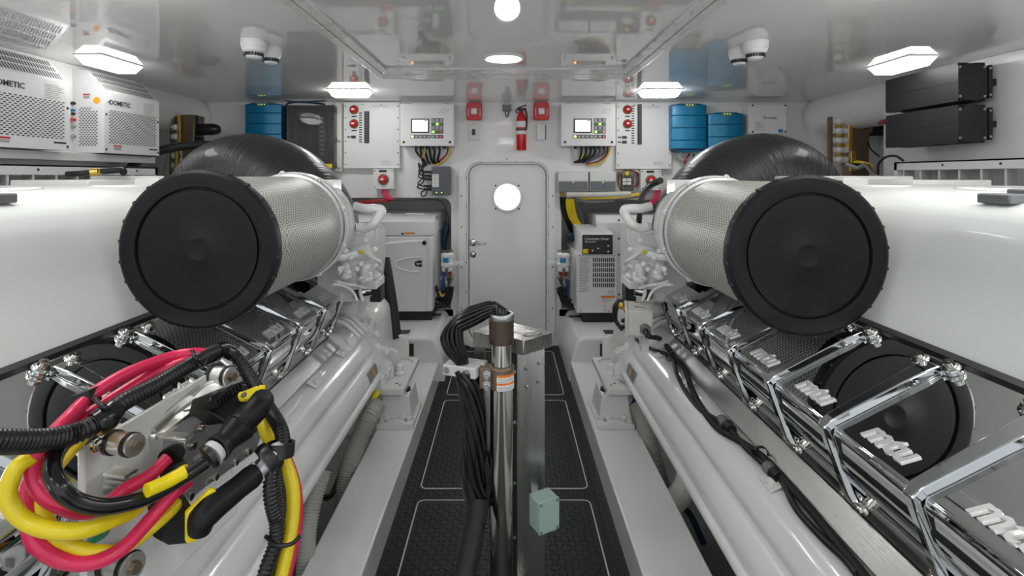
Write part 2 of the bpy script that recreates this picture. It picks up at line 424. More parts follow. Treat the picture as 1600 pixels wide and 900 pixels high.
# engine bed rails (structure the engines stand on)
for s, x0, x1, lb in ((-1, -.437, -.62, 'long white engine bed rail on the left of the walkway'), (1, .409, .62, 'long white engine bed rail on the right of the walkway')):
    e = MB(); e.box(x0, x1, YK, 3.31, -.36, .125)
    tag(e.build('engine_bed', 'bed', bevel=.006), lb, 'engine bed')
    p = MB(); xi = x0 - s * .0 ; xo = s * 1.75
    # raised generator bed with sloping flank and hatch openings
    prof = [(s * .40, -.02), (s * .41, .10), (s * .455, .25), (s * .475, .275), (s * .50, .283), (xo, .283), (xo, -.36), (s * .44, -.36)]
    o = []
    p.prism(prof, 'y', 3.30, 3.998)
    gb_ = tag(p.build('generator_bed', 'bed', bevel=.02, seg=3), 'raised white moulded bed under the %s generator' % ('left' if s < 0 else 'right'), 'generator bed')
    for nm_, m_, fn in (('bed_opening', 'ink', lambda q: q.box(s * .60, s * .655, 3.2975, 3.31, .165, .245)), ('bed_opening', 'ink', lambda q: q.box(s * .645, s * .775, 3.36, 3.46, .27, .2836)),
                        ('opening_rim', 'bed', lambda q: ring(q, rrect(min(s * .63, s * .79), max(s * .63, s * .79), 3.345, 3.475, .012), rrect(min(s * .645, s * .775), max(s * .645, s * .775), 3.36, 3.46, .008), 'z', .28, .288))):
        q = MB(); fn(q); q.rng = q.rng[:1]
        o_ = q.build(nm_, m_, gb_, smooth=False)
# unseen panel added behind the door to block world light at its gap
q = MB(); q.box(-.40, .40, YB + .05, YB + .08, -.1, 1.6); struct(q, 'wall_light_block', 'wallshade')
# door
dr = MB(); dr.prism(rrect(-.295, .305, .045, 1.415, .085), 'y', YB + .012, YB + .045)
door = struct(dr, 'door_1', 'wall', bevel=.004)
def par(o, child): return child
df = MB(); ring(df, rrect(-.375, .373, -.01, 1.478, .15), rrect(-.318, .326, .025, 1.435, .105), 'y', YB - .035, YB + .002)
ring(df, rrect(-.330, .338, .013, 1.447, .115), rrect(-.30, .309, .04, 1.418, .088), 'y', YB - .005, YB + .02)
df.mi(1)
for z in (.3, .62, .93, 1.17):
    df.bolt((-.352, YB - .035, z), (0, -1, 0), .005, .003); df.bolt((.355, YB - .035, z), (0, -1, 0), .005, .003)
for z in (.2, .42, .65, .87, 1.09, 1.31):
    df.bolt((-.320, YB - .006, z), (0, -1, 0), .007, .004); df.bolt((.328, YB - .006, z), (0, -1, 0), .007, .004)
for x in (-.20, -.07, .07, .2): df.bolt((x, YB - .006, 1.438), (0, -1, 0), .007, .004)
df.bolt((0, YB - .035, 1.458), (0, -1, 0), .005, .003)
struct(df, 'trim_4', ['wall', 'dingrey'], bevel=.004)
def child_struct(mb, name, mats, parent, **k): return mb.build(name, mats, parent, **k)
# porthole, handle and lock belong to the door
pz = EYE - (308 - 275) / 200; 
q = MB(); q.lathe([(.098, .0), (.128, 0), (.128, -.006), (.122, -.010), (.104, -.012), (.098, -.008)], (.003, YB + .012, pz), (0, 1, 0), 48)
q.mi(1)
for dx, dz in ((-1, 1), (1, 1), (-1, -1), (1, -1)): q.bolt((.003 + dx * .09, YB + .003, pz + dz * .09), (0, -1, 0), .006, .003)
q.build('porthole_frame', ['wall', 'ink'], door)
q = MB(); q.lathe([(0, 0), (.099, 0), (.099, -.004), (0, -.005)], (.003, YB + .010, pz), (0, 1, 0), 48); q.build('porthole_glass', 'port', door)
q = MB(); hx, hz = (739 - 792) / 200, EYE - (379 - 275) / 200
q.lathe([(0, 0), (.028, 0), (.028, .006), (.024, .010), (.012, .012), (.012, .035), (0, .036)], (hx, YB + .012, hz), (0, -1, 0), 24)
q.tube([(hx, YB - .022, hz), (hx + .03, YB - .024, hz - .002), (hx + .09, YB - .022, hz - .003), (hx + .10, YB - .012, hz - .004)], [.009, .008, .007, .005], n=10)
q.build('door_handle', 'chrome', door)
q = MB(); q.lathe([(0, 0), (.026, 0), (.026, .007), (.018, .011), (.016, .008), (0, .012)], (hx, YB + .012, hz - .093), (0, -1, 0), 24); q.build('door_lock', 'chrome', door)

# ================================================================== CEILING LIGHTS
def fixture(x0, x1, y0, y1, label, lens='lens'):
    t = thing('ceiling_light', label, 'light', ((x0 + x1) / 2, (y0 + y1) / 2, CE - .06), 'fluorescent ceiling lights')
    q = MB(); q.box(x0 - .004, x1 + .004, y0 - .004, y1 + .004, CE - .006, CE); q.build('mounting_plate', 'powder', t)
    i = .022; L = MB()
    A = [(x0, y0, CE - .006), (x1, y0, CE - .006), (x1, y1, CE - .006), (x0, y1, CE - .006)]
    B = [(x0 + i, y0 + i, CE - .045), (x1 - i, y0 + i, CE - .045), (x1 - i, y1 - i, CE - .045), (x0 + i, y1 - i, CE - .045)]
    L.loft(A, B); L.build('diffuser', lens, t)
fixture(-1.18, -.915, 3.37, 3.485, 'small wedge-shaped ceiling light above the white left breaker panel')
fixture(.89, 1.155, 3.37, 3.485, 'small wedge-shaped ceiling light above the white right breaker panel')
fixture(-2.035, -1.905, 2.41, 2.68, 'wedge-shaped ceiling light above the perforated white air conditioning units', 'lensdim')
fixture(1.91, 2.045, 2.43, 2.71, 'wedge-shaped ceiling light beside the two black finned converters', 'lensdim')
hid = ('added fill light left of the camera, above the near end of the left engine', 'added fill light right of the camera, above the near end of the right engine', 'added fill light by the left wall beside the camera', 'added fill light by the right wall beside the camera', 'added fill light on the centreline behind the camera', 'added fill light behind the camera over the left engine', 'added fill light behind the camera over the right engine', 'added fill light above the left air filter cap, just out of view', 'added fill light above the right air filter cap, just out of view')  # unseen lamps added above and behind the camera to brighten the room
for n_, (x0, x1, y0, y1) in enumerate(((-1.3, -1.02, .75, .9), (1.02, 1.3, .75, .9), (-2.0, -1.87, .3, .6), (1.87, 2.0, .3, .6), (-.14, .14, -.6, -.45), (-1.3, -1.02, -.25, -.1), (1.02, 1.3, -.25, -.1), (-1.3, -1.02, 1.35, 1.5), (1.02, 1.3, 1.35, 1.5))):
    fixture(x0, x1, y0, y1, hid[n_], 'lensdim' if n_ in (2, 3) else 'lens')
t = thing('downlight', 'round recessed downlight inside the ceiling hatch trim', 'light', (-.016, 2.49, CE - .01))
q = MB(); q.lathe([(.085, 0), (.10, 0), (.10, .004), (.092, .010), (.085, .008)], (-.016, 2.49, CE), (0, 0, -1), 40); q.build('bezel', 'powder', t)
q = MB(); q.lathe([(0, 0), (.086, 0), (.086, .006), (0, .009)], (-.016, 2.49, CE), (0, 0, -1), 40); q.build('diffuser', 'lens', t)
# smoke detectors
def smoke(x, y, R, label):
    t = thing('smoke_detector', label, 'smoke detector', (x, y, CE - .07), 'white round detectors on the ceiling')
    q = MB(); q.lathe([(0, 0), (R, 0), (R, .02), (R * .97, .03), (R * .9, .032)], (x, y, CE), (0, 0, -1), 36); q.build('mounting_base', 'powder', t)
    q = MB(); q.lathe([(R * .93, .03), (R * .86, .045), (R * .72, .05), (R * .62, .068), (R * .5, .074), (0, .076)], (x, y, CE), (0, 0, -1), 36)
    q.mi(1)
    for i in range(20):
        a = 2 * PI * i / 20; q.obox((x + math.cos(a) * R * .675, y + math.sin(a) * R * .675, CE - .0595), (math.cos(a), math.sin(a), 0), (-math.sin(a), math.cos(a), 0), (0, 0, 1), .004, .004, .007)
    q.build('sensor_head', ['powder', 'ink'], t)
def ceilat(px, py): Y = (CE - EYE) * F / (275 - py); return (px - 792) * Y / F, Y
x, y = ceilat(393, 62); smoke(x, y + .02, .052, 'larger smoke detector on the ceiling near the left air conditioning unit')
x, y = ceilat(420, 72); smoke(x, y + .02, .045, 'smaller smoke detector just inboard of the larger one on the left')
x, y = ceilat(1184, 64); smoke(x, y + .02, .052, 'larger smoke detector on the ceiling towards the black converters on the right')
x, y = ceilat(1158, 74); smoke(x, y + .02, .045, 'smaller smoke detector just inboard of the larger one on the right')

# ================================================================== BACK WALL EQUIPMENT
def fx(px, d=0.0): return (px - 792) * (YB - d) / F
def fz(py, d=0.0): return EYE - (py - 275) * (YB - d) / F
def wthing(name, label, cat, px0, px1, py0, py1, d, group=None):
    return thing(name, label, cat, ((fx(px0, d) + fx(px1, d)) / 2, YB - d / 2, fz(py1, d)), group)
def wbox(mb, px0, px1, py0, py1, d, y1=None):
    return mb.box(fx(px0, d), fx(px1, d), YB - d, YB if y1 is None else y1, fz(py1, d), fz(py0, d))
def printlines(mb, px0, px1, py0, py1, d, n, h=.35, eps=.0008):
    for i in range(n):
        a = py0 + (py1 - py0) * (i + .5) / n; e = (px1 - px0) * random.uniform(0, .3); hh = (py1 - py0) / n * h / 2
        mb.box(fx(px0, d), fx(px1 - e, d), YB - d - eps, YB - d, fz(a + hh, d), fz(a - hh, d))
def dial(mb, px, py, d, r=.031):     # materials: 0 rim 1 red 2 pale pointer
    p = (fx(px, d), YB - d, fz(py, d))
    mb.mi(0); mb.lathe([(0, 0), (r * 1.18, 0), (r * 1.18, .006), (r, .008), (0, .008)], p, (0, -1, 0), 28)
    mb.mi(1); mb.lathe([(0, 0), (r, .006), (r, .014), (r * .9, .022), (r * .55, .032), (r * .3, .036), (0, .037)], p, (0, -1, 0), 28)
    mb.mi(2); mb.ball((p[0] - r * .1, p[1] - .037, p[2]), r * .32, 10, (1.3, .3, .8))
def breaker_panel(x0, x1, y0, y1, label, left):
    d = .05; t = wthing('breaker_panel', label, 'breaker panel', x0, x1, y0, y1, d, 'white breaker panels')
    q = MB(); wbox(q, x0, x1, y0, y1, d)
    q.mi(1)
    for px in (x0 + 3, x1 - 3):
        for k in range(6): q.bolt((fx(px, d), YB - d, fz(y0 + 6 + (y1 - y0 - 12) * k / 5, d)), (0, -1, 0), .004, .002)
    for k in (1, 2): q.bolt((fx(x0 + (x1 - x0) * k / 3, d), YB - d, fz(y0 + 3, d)), (0, -1, 0), .004, .002)
    q.mi(2); cx = (x0 + x1) / 2
    printlines(q, cx + 0, cx + 27, y0 + 4, y0 + 8, d, 2, .3); printlines(q, cx + 15, cx + 32, y1 - 12, y1 - 5, d, 3, .3)
    q.build('panel_face', ['powder', 'ink', 'greyink'], t, bevel=.002)
    bx = (564, 569, 576) if left else (1001, 990, 1001)
    q = MB()
    if left: cols = (565, 569.5, 577); n = 13; r0, dy = 175, 3.72; rows = 13
    else: cols = (990.5, 996, 1002.5); n = 16; r0, dy = 164, 3.85; rows = 16
    # breaker strip and its name plates
    q.box(fx(cols[1], d), fx(cols[2], d), YB - d - .008, YB - d, fz(r0 + dy * n, d), fz(r0 - 1, d))
    q.mi(1)
    for k in range(n):
        zc = fz(r0 + dy * (k + .5), d); q.box(fx(cols[1] + 2, d), fx(cols[2] - 2, d), YB - d - .016, YB - d - .008, zc - .004, zc + .005)
    q.mi(0)
    for k in range(rows):
        zc = fz(r0 + dy * (k + .5), d); q.box(fx(cols[0] - 1, d) - .014, fx(cols[0] - 1, d) + .008, YB - d - .001, YB - d, zc - .0045, zc + .0045)
    sy = (214,) if left else (214.5, 222)
    for y_ in sy:
        bx0 = 549 if left else 972
        q.box(fx(bx0, d), fx(bx0 + 7, d), YB - d - .008, YB - d, fz(y_ + 2, d), fz(y_ - 2, d))
        q.box(fx(bx0 - 6.5, d), fx(bx0 - 1.5, d), YB - d - .001, YB - d, fz(y_ + 1, d), fz(y_ - 1, d))
    dx = 553.5 if left else 980.5
    for y_ in (171.5, 193.5): q.box(fx(dx - 4, d), fx(dx + 4, d), YB - d - .001, YB - d, fz(y_ + 11.5, d), fz(y_ + 9.5, d))
    q.build('breaker_strip', ['ink', 'greybox'], t)
    for y_ in (171.5, 193.5): q = MB(); dial(q, dx, y_, d); q.build('rotary_switch', ['rim', 'red', 'paper'], t, sharp=60)
breaker_panel(537, 624.5, 160, 263, 'white breaker panel left of the door with two red knobs on its left side', True)
breaker_panel(963, 1049, 161, 264, 'white breaker panel right of the door, two red knobs above two small switches', False)
def control_panel(x0, x1, y0, y1, sx, label, right):
    d = .14; t = wthing('control_panel', label, 'control panel', x0, x1, y0, y1, d, 'screen control panels')
    q = MB(); wbox(q, x0, x1, y0, y1, d)
    q.mi(1)
    for px in (x0 + 6, x1 - 6): q.lathe([(0, 0), (.010, 0), (.009, .004), (0, .005)], (fx(px, d), YB - d, fz(y1 - 6, d)), (0, -1, 0), 14)
    for px in (x0 + 12, x1 - 12): q.box(fx(px - 5, d), fx(px + 5, d), YB - d + .02, YB - d + .06, fz(y0, d), fz(y0 - 1, d))
    q.build('enclosure', ['powder', 'ink'], t, bevel=.004)
    q = MB(); e = .002; q.box(fx(sx, d), fx(sx + 28, d), YB - d - .005, YB - d, fz(207.5, d), fz(185.5, d))
    scr = q.build('screen_bezel', 'ink', t)
    q = MB(); q.box(fx(sx + 2, d), fx(sx + 26, d), YB - d - .0062, YB - d - .004, fz(205.5, d), fz(187.5, d)); q.mi(1)
    q.box(fx(sx + 21, d), fx(sx + 25, d), YB - d - .0066, YB - d - .006, fz(189.5, d), fz(188, d))
    q.build('screen', ['screen', 'red'], scr)
    key = ['key', 'key', 'key', 'keygreen', 'led', 'keygreen', 'key', 'key', 'key', 'led', 'keygreen', 'red', 'key', 'key', 'red']
    K = {}
    q = MB(); mats = ['ink', 'key', 'keygreen', 'led', 'red', 'amber']
    def kk(px, py, m):
        q.mi(0); q.box(fx(px - 2.9, d), fx(px + 2.9, d), YB - d - .003, YB - d, fz(py + 2.6, d), fz(py - 2.6, d))
        q.mi(mats.index(m)); q.box(fx(px - 1.9, d), fx(px + 1.9, d), YB - d - .006, YB - d - .002, fz(py + 1.7, d), fz(py - 1.7, d))
    ys = (187.5, 194, 200, 206, 213.5)
    for r in range(5):
        for c_ in range(3): kk(sx + 34.5 + c_ * 6.3, ys[r], key[r * 3 + c_])
    for c_ in range(5): kk(sx + 2 + c_ * 6.3, 213.5, 'amber' if c_ == 0 else 'key')
    q.build('keypad', mats, t)
    q = MB(); lx = sx + 45
    for a, b in (((lx - 2, 176), (lx + 5, 170)), ((lx + 5, 170), (lx + 14, 170)), ((lx + 14, 170), (lx + 10, 176)), ((lx + 10, 176), (lx - 2, 176)), ((lx + 4, 176), (lx + 7, 170))):
        q.tube([(fx(a[0], d), YB - d - .0005, fz(a[1], d)), (fx(b[0], d), YB - d - .0005, fz(b[1], d))], .0012, n=5, smooth=False)
    q.build('emblem', 'greyink', t)
    # gland plate beneath
    q = MB()
    gx0 = 640 if not right else 893
    for k in range(6): q.cyl((fx(gx0 + 8 + k * 9, d), YB - .07, fz(y1, d)), (fx(gx0 + 8 + k * 9, d), YB - .07, fz(y1 + 4, d)), .011, n=10)
    q.build('cable_gland', 'black', t)
control_panel(625, 709, 162, 228, 642.5, 'light grey control box with lit screen and keypad, left of the door', False)
control_panel(877, 962, 162, 228, 896.5, 'light grey control box with lit screen and keypad, right of the door', True)
# cable bundles under the control boxes
def wirebundle(spec, name, label, cat, mats, group=None):
    q = MB()
    for mi_, r, pts in spec: q.mi(mi_); q.tube(pts, r, n=8, k=5)
    o = q.build(name, mats); tag(o, label, cat, group); return o
def W(px, py, d=.05): return (fx(px, d), YB - d, fz(py, d))
sp = []
for k, (a, b) in enumerate(((650, 662), (657, 660), (664, 668), (671, 674), (678, 678), (686, 684))):
    sp.append((0, .0085, [W(a, 228, .07), W(a + 1, 238, .06), W(b, 250, .035), W(b + 4, 256, .02)]))
sp += [(1, .006, [W(700, 228, .07), W(698, 240, .05), W(686, 252, .03), W(676, 256, .02)]), (2, .006, [W(703, 228, .07), W(702, 242, .05), W(690, 254, .03), W(678, 258, .02)]),
       (2, .005, [W(664, 230, .09), W(664, 238, .08), W(660, 246, .06)])]
wirebundle(sp, 'cable_bundle', 'bundle of black, red and yellow cables hanging under the left control box', 'cables', ['black', 'dred', 'yellow'])
sp = []
for k, (a, b) in enumerate(((908, 905), (915, 909), (922, 912), (929, 917), (936, 920), (943, 924))):
    sp.append((0 if k < 4 else 3, .0085, [W(a, 228, .07), W(a, 240, .06), W(b, 250, .035), W(b - 8, 254, .02)]))
sp += [(1, .006, [W(949, 228, .07), W(947, 242, .05), W(935, 252, .03), W(915, 257, .02)]), (2, .006, [W(952, 228, .07), W(950, 242, .05), W(938, 256, .03), W(918, 258, .02)]),
       (4, .006, [W(951, 228, .07), W(951, 234, .05), W(945, 246, .03)]), (5, .007, [W(895, 228, .07), W(897, 240, .05), W(896, 252, .02)]), (2, .005, [W(912, 240, .09), W(908, 248, .07)])]
wirebundle(sp, 'cable_bundle', 'bundle of black, grey and yellow cables hanging under the right control box', 'cables', ['black', 'dred', 'yellow', 'greybox', 'green', 'cream'])
# strobes, switches, fittings
for px, lb in ((741, 'red fire alarm strobe left of the extinguisher'), (846, 'red fire alarm strobe right of the extinguisher')):
    d = .06; t = wthing('alarm_strobe', lb, 'alarm', px - 12, px + 12, 160, 187.5, d, 'red alarm strobes above the door')
    q = MB(); q.prism(rrect(fx(px - 12, d), fx(px + 12, d), fz(187.5, d), fz(160, d), .012), 'y', YB - d, YB); q.build('housing', 'red', t, bevel=.005)
    q = MB(); q.box(fx(px - 5, d), fx(px + 5, d), YB - d - .018, YB - d, fz(179, d), fz(169, d)); q.build('lens', 'strobe', t, bevel=.008)
    q = MB()
    for s in (-1, 1):
        for k in range(3): q.box(fx(px + s * 9 - .7, d), fx(px + s * 9 + .7, d), YB - d - .001, YB - d, fz(171 + k * 4 + 1.4, d), fz(171 + k * 4 - 1.0, d))
    q.build('lettering', 'paper', t)
t = wthing('switch', 'white wall plate with a black rocker switch left of the door top', 'switch', 732.5, 747.5, 195, 218.5, .02)
q = MB(); wbox(q, 732.5, 747.5, 195, 218.5, .02); q.build('wall_plate', 'powder', t, bevel=.003)
q = MB(); q.box(fx(737.5, .02), fx(742.5, .02), YB - .032, YB - .02, fz(211, .02), fz(202, .02)); q.build('rocker', 'black', t, bevel=.002)
q = MB(); wbox(q, 838.5, 852, 194, 218.5, .03); q.mi(1); q.box(fx(852.2, .03), fx(853.5, .03), YB - .02, YB, fz(218, .03), fz(195, .03))
tag(q.build('blank_box', ['powder', 'dingrey'], bevel=.004), 'plain white blank wall box under the right fire alarm strobe', 'wall box')
t = wthing('sensor', 'small grey valve sensor on the wall between the alarm strobes', 'sensor', 785, 799, 161, 182, .05)
q = MB(); wbox(q, 785, 799, 163, 173, .05); q.mi(1); wbox(q, 788, 796, 161, 164, .055); q.build('sensor_body', ['dingrey', 'galv'], t, bevel=.004)
q = MB(); q.tube([W(789, 173, .03), W(790, 180, .03), W(792, 183, .02)], .004, n=8); q.tube([W(795, 173, .03), W(794, 180, .03), W(792, 183, .02)], .004, n=8); q.build('lead', 'ink', t)
# fire extinguisher
ex, d = 814.5, .07; cx, cy = fx(ex, d), YB - d
t = thing('fire_extinguisher', 'red fire extinguisher with black hose hung above the door', 'fire extinguisher', (cx, cy, fz(235, d)))
q = MB(); R = fx(822.5, d) - cx; zb, zt = fz(235, d), fz(178, d)
q.lathe([(0, 0), (R * .9, 0), (R, .01), (R, zt - zb - .05), (R * .85, zt - zb - .02), (R * .45, zt - zb + .005), (R * .4, zt - zb + .02), (0, zt - zb + .02)], (cx, cy, zb), (0, 0, 1), 28); q.build('cylinder', 'red', t)
q = MB(); 
for a, b in ((190, 199), (205, 210)): q.lathe([(R * 1.01, 0), (R * 1.015, .001), (R * 1.015, fz(a, d) - fz(b, d)), (R * 1.01, fz(a, d) - fz(b, d) + .001)], (cx, cy, fz(b, d)), (0, 0, 1), 28)
q.build('paper_label', 'paper', t)
q = MB(); q.lathe([(R * 1.02, 0), (R * 1.06, .001), (R * 1.06, .012), (R * 1.02, .013)], (cx, cy, fz(204, d)), (0, 0, 1), 28); q.box(cx - .01, cx + .01, cy, YB, fz(204, d), fz(201, d)); q.build('strap', 'black', t)
q = MB(); q.cyl((cx, cy, zt + .015), (cx, cy, zt + .045), .014, n=12); q.obox((cx + .005, cy - .01, zt + .055), (1, 0, .35), (0, 1, 0), (-.35, 0, 1), .036, .009, .004); q.obox((cx + .005, cy - .01, zt + .036), (1, 0, .1), (0, 1, 0), (-.1, 0, 1), .032, .009, .004)
q.lathe([(0, 0), (.013, 0), (.013, .01), (0, .01)], (cx - .012, cy - .008, zt + .03), (0, -1, 0), 14)
q.build('valve_handle', 'black', t)
q = MB(); q.tube([(cx - .01, cy - .02, zt + .03), (cx - .035, cy - .02, zt + .035), (cx - .04, cy - .01, zt + .01), (cx - .02, cy - .03, zt + .0)], .004, n=8)
q.tube([(cx + .01, cy - .01, zt + .04), (cx + .035, cy - .02, zt + .02), (cx + .042, cy - .02, zt - .04), (cx + .037, cy - .015, zt - .12)], .0075, n=10); q.build('hose', 'black', t)
# rotary isolators under the panels
for (x0, x1, y0, y1, lb) in ((583, 615, 264, 295, 'white square isolator box with red knob under the left breaker panel'), (1001, 1033, 265, 297, 'white square isolator box with red knob under the right breaker panel')):
    d = .09; t = wthing('isolator_switch', lb, 'isolator switch', x0, x1, y0, y1, d, 'red knob isolators')
    q = MB(); wbox(q, x0, x1, y0, y1, d); q.mi(1)
    for a in (x0 + 2.5, x1 - 2.5): 
        for b in (y0 + 3, y1 - 2.5): q.bolt(W(a, b, d), (0, -1, 0), .004, .002)
    q.box(fx(x0 + 9, d), fx(x1 - 11, d), YB - d - .002, YB - d, fz(y0 + 5, d), fz(y0 + 1.5, d))
    q.build('box', ['powder', 'ink'], t, bevel=.004)
    q = MB(); dial(q, (x0 + x1) / 2, (y0 + y1) / 2 + 1, d, .036); q.build('rotary_switch', ['rim', 'red', 'paper'], t, sharp=60)
q = MB()
for k in range(4): q.tube([W(598 + k * 2, 296, .06), W(599 + k * 2, 303, .06), W(603 + k * 2.2, 309, .055), W(612 + k, 311, .05)], .010, n=8)
tag(q.build('cable', 'pink'), 'crimson battery cables dropping from the left isolator', 'cable')
q = MB()
for k in range(3): q.tube([W(612, 311 + k * 1.5, .04), W(585, 313 + k, .045), W(560, 317 + k * 2, .05), W(530, 322 + k * 2, .05)], .010, n=8)
tag(q.build('cable', 'dred'), 'dark red cables running left along the wall above the left generator', 'cable')
q = MB(); q.tube([W(612, 313, .03), W(640, 312, .03), W(680, 312, .03), W(693, 318, .0), W(699, 335, .0), W(700, 348, .0)], .005, n=8)
tag(q.build('cable', 'ink'), 'thin black cable along the top edge of the left generator recess', 'cable')
q = MB()
for k in range(3): q.tube([W(1025 + k * 3, 297, .06), W(1022 + k * 3, 310, .06), W(1012 + k * 3, 320, .055)], .011, n=8)
tag(q.build('cable', 'pink'), 'crimson battery cables dropping from the right isolator', 'cable')
# grey comms module with cables (left)
t = wthing('junction_module', 'slate grey junction module with black plugs on its left side, left of the door', 'module', 674, 704, 260, 305, .10)
q = MB(); wbox(q, 674, 703, 260, 305, .10); q.build('case', 'greybox', t, bevel=.006)
q = MB(); q.box(fx(675.5, .1), fx(685.5, .1), YB - .1015, YB - .1, fz(292, .1), fz(272, .1)); q.mi(1); printlines(q, 677, 684, 273, 291, .1015, 6, .3); q.build('paper_label', ['paper', 'greyink'], t)
q = MB()
for px in (682, 690): q.ball(W(px, 301, .102), .0045, 8)
q.build('indicator_lamp', 'led', t)
q = MB()
for z in (269, 275, 280, 291, 296): q.cyl(W(674, z, .06), W(662, z - .5, .06), .011, .008, 10)
q.build('plug', 'black', t)
sp = []
for k, z in enumerate((269, 275, 280, 291, 296)):
    sp.append((0, .005, [W(662, z, .06), W(656 - k, z - 4, .06), W(654 + k * 2, z - 14, .05), W(660, 262 - k * 2, .04), W(668, 256, .03)]))
sp.append((0, .005, [W(664, 297, .06), W(658, 301, .06), W(660, 307, .06), W(666, 304, .06), W(667, 298, .06)]))
wirebundle(sp, 'cable_bundle', 'thin black leads looping from the plugs of the slate grey module', 'cables', ['black'])
# two DIN boxes (right)
for x0, x1, lb in ((872, 919.5, 'white and grey module box nearest the door on its right'), (921.5, 963, 'white and grey module box with a blue ring, second from the door')):
    d = .07; t = wthing('module_box', lb, 'module', x0, x1, 268, 299, d, 'two-tone module boxes')
    q = MB(); wbox(q, x0, x1, 268, 299, d - .004); q.mi(1); wbox(q, x0 + 1, x1 - 1, 269, 283.5, d); q.mi(2); wbox(q, x0 + 1, x1 - 1, 283.8, 298, d); q.build('case', ['powder2', 'powder', 'dingrey'], t, bevel=.003)
    q = MB(); q.ball(W((x0 + x1) / 2, 285, d), .004, 8); q.build('indicator_lamp', 'led', t)
q = MB(); q.lathe([(.008, 0), (.011, 0), (.011, .002), (.008, .002)], W(943, 291, .07), (0, -1, 0), 20); q.build('ring_mark', 'bluelab', t)
# white conduit and yellow harness under them
q = MB(); q.tube([W(885, 304, .05), W(930, 304, .05), W(985, 303, .05)], .022, n=14); tag(q.build('conduit', 'cream'), 'white plastic conduit under the two-tone module boxes', 'conduit')
sp = []
for k in range(5): sp.append((0 if k < 3 else 1, .008, [W(1003, 302 + k, .06), W(975, 306 + k, .055), W(945, 308 + k, .05), W(905, 310 + k * .8, .03), W(890, 311 + k, .02)]))
for k in range(3): sp.append((2, .007, [W(960, 312 + k, .05), W(925, 314 + k, .04), W(893, 309 + k * 2, .03)]))
wirebundle(sp, 'cable_bundle', 'yellow and brown wire harness along the wall right of the door', 'cables', ['yellow', 'bronze', 'dingrey'])
sp = []
for k in range(5): sp.append((0, .008, [W(885 + k * 2.6, 311, .04), W(886 + k * 2.8, 325, .02), W(891 + k * 2.6, 342, -.02), W(900 + k * 2.4, 352, -.05)]))
for k in range(4): sp.append((1, .007, [W(876 + k * 2.5, 308, .04), W(878 + k * 2, 330, .0), W(886 + k * 2, 350, -.05), W(892 + k, 365, -.1)]))
sp.append((2, .007, [W(898, 312, .04), W(904, 325, .02), W(911, 345, -.02), W(914, 353, -.03)]))
wirebundle(sp, 'cable_bundle', 'yellow and black cables dropping behind the generator control box', 'cables', ['yellow', 'black', 'greybox'])
for k, (px, pts) in enumerate(((875, 0), (926, 0), (955, 0))):
    sp = [(0, .004, [W(px, 299, .05), W(px + 2, 303, .05), W(px + 5, 310, .04)]), (1, .004, [W(px + 2, 299, .05), W(px + 4, 304, .05), W(px + 6, 311, .04)]), (2, .004, [W(px + 4, 299, .05), W(px + 5, 304, .05), W(px + 6, 312, .04)])]
    wirebundle(sp, 'cable_bundle', ('short red, yellow and black leads at the left end of the white conduit', 'short red, yellow and black leads between the two module boxes', 'short red, yellow and black leads under the blue ring module')[k], 'cables', ['dred', 'yellow', 'black'])
# fuse block
t = wthing('fuse_block', 'black fuse block in a coil of wires under the right breaker panel', 'fuse block', 969, 1000, 266, 300, .06)
q = MB(); wbox(q, 972, 991, 272, 298, .05); q.build('base_block', 'greybox', t, bevel=.004)
q = MB()
for a in (976, 983):
    for b in (281, 286.5): q.box(fx(a - 3, .06), fx(a + 3, .06), YB - .064, YB - .05, fz(b + 2.2, .06), fz(b - 2.2, .06))
q.build('fuse_label', 'paper', t)
q = MB(); q.box(fx(977, .06), fx(982, .06), YB - .07, YB - .05, fz(274, .06), fz(268, .06)); q.build('fuse_cap', 'yellowc', t)
q = MB()
for k in range(5): q.box(fx(973, .06), fx(974.5, .06), YB - .06, YB - .05, fz(275 + k * 4.5 + 1, .06), fz(275 + k * 4.5 - 1, .06)); q.box(fx(989, .06), fx(990.5, .06), YB - .06, YB - .05, fz(275 + k * 4.5 + 1, .06), fz(275 + k * 4.5 - 1, .06))
q.build('terminal', 'brass', t)
sp = []
for k in range(4):
    sp.append((k % 3, .004, [W(983, 266, .03), W(992 + k, 268, .04), W(996 + k, 278, .04), W(993 + k, 290, .04), W(985, 294, .03)]))
    sp.append(((k + 1) % 3, .004, [W(979, 266, .03), W(970 - k, 269, .04), W(967 - k * .6, 282, .04), W(968, 294, .04), W(974, 301, .03)]))
sp.append((3, .005, [W(988, 265, .03), W(999, 270, .05), W(1001, 285, .05), W(998, 300, .04), W(990, 308, .03)]))
wirebundle(sp, 'cable_bundle', 'red, yellow and white wires looped around the fuse block', 'cables', ['dred', 'bronze', 'black', 'cream'])
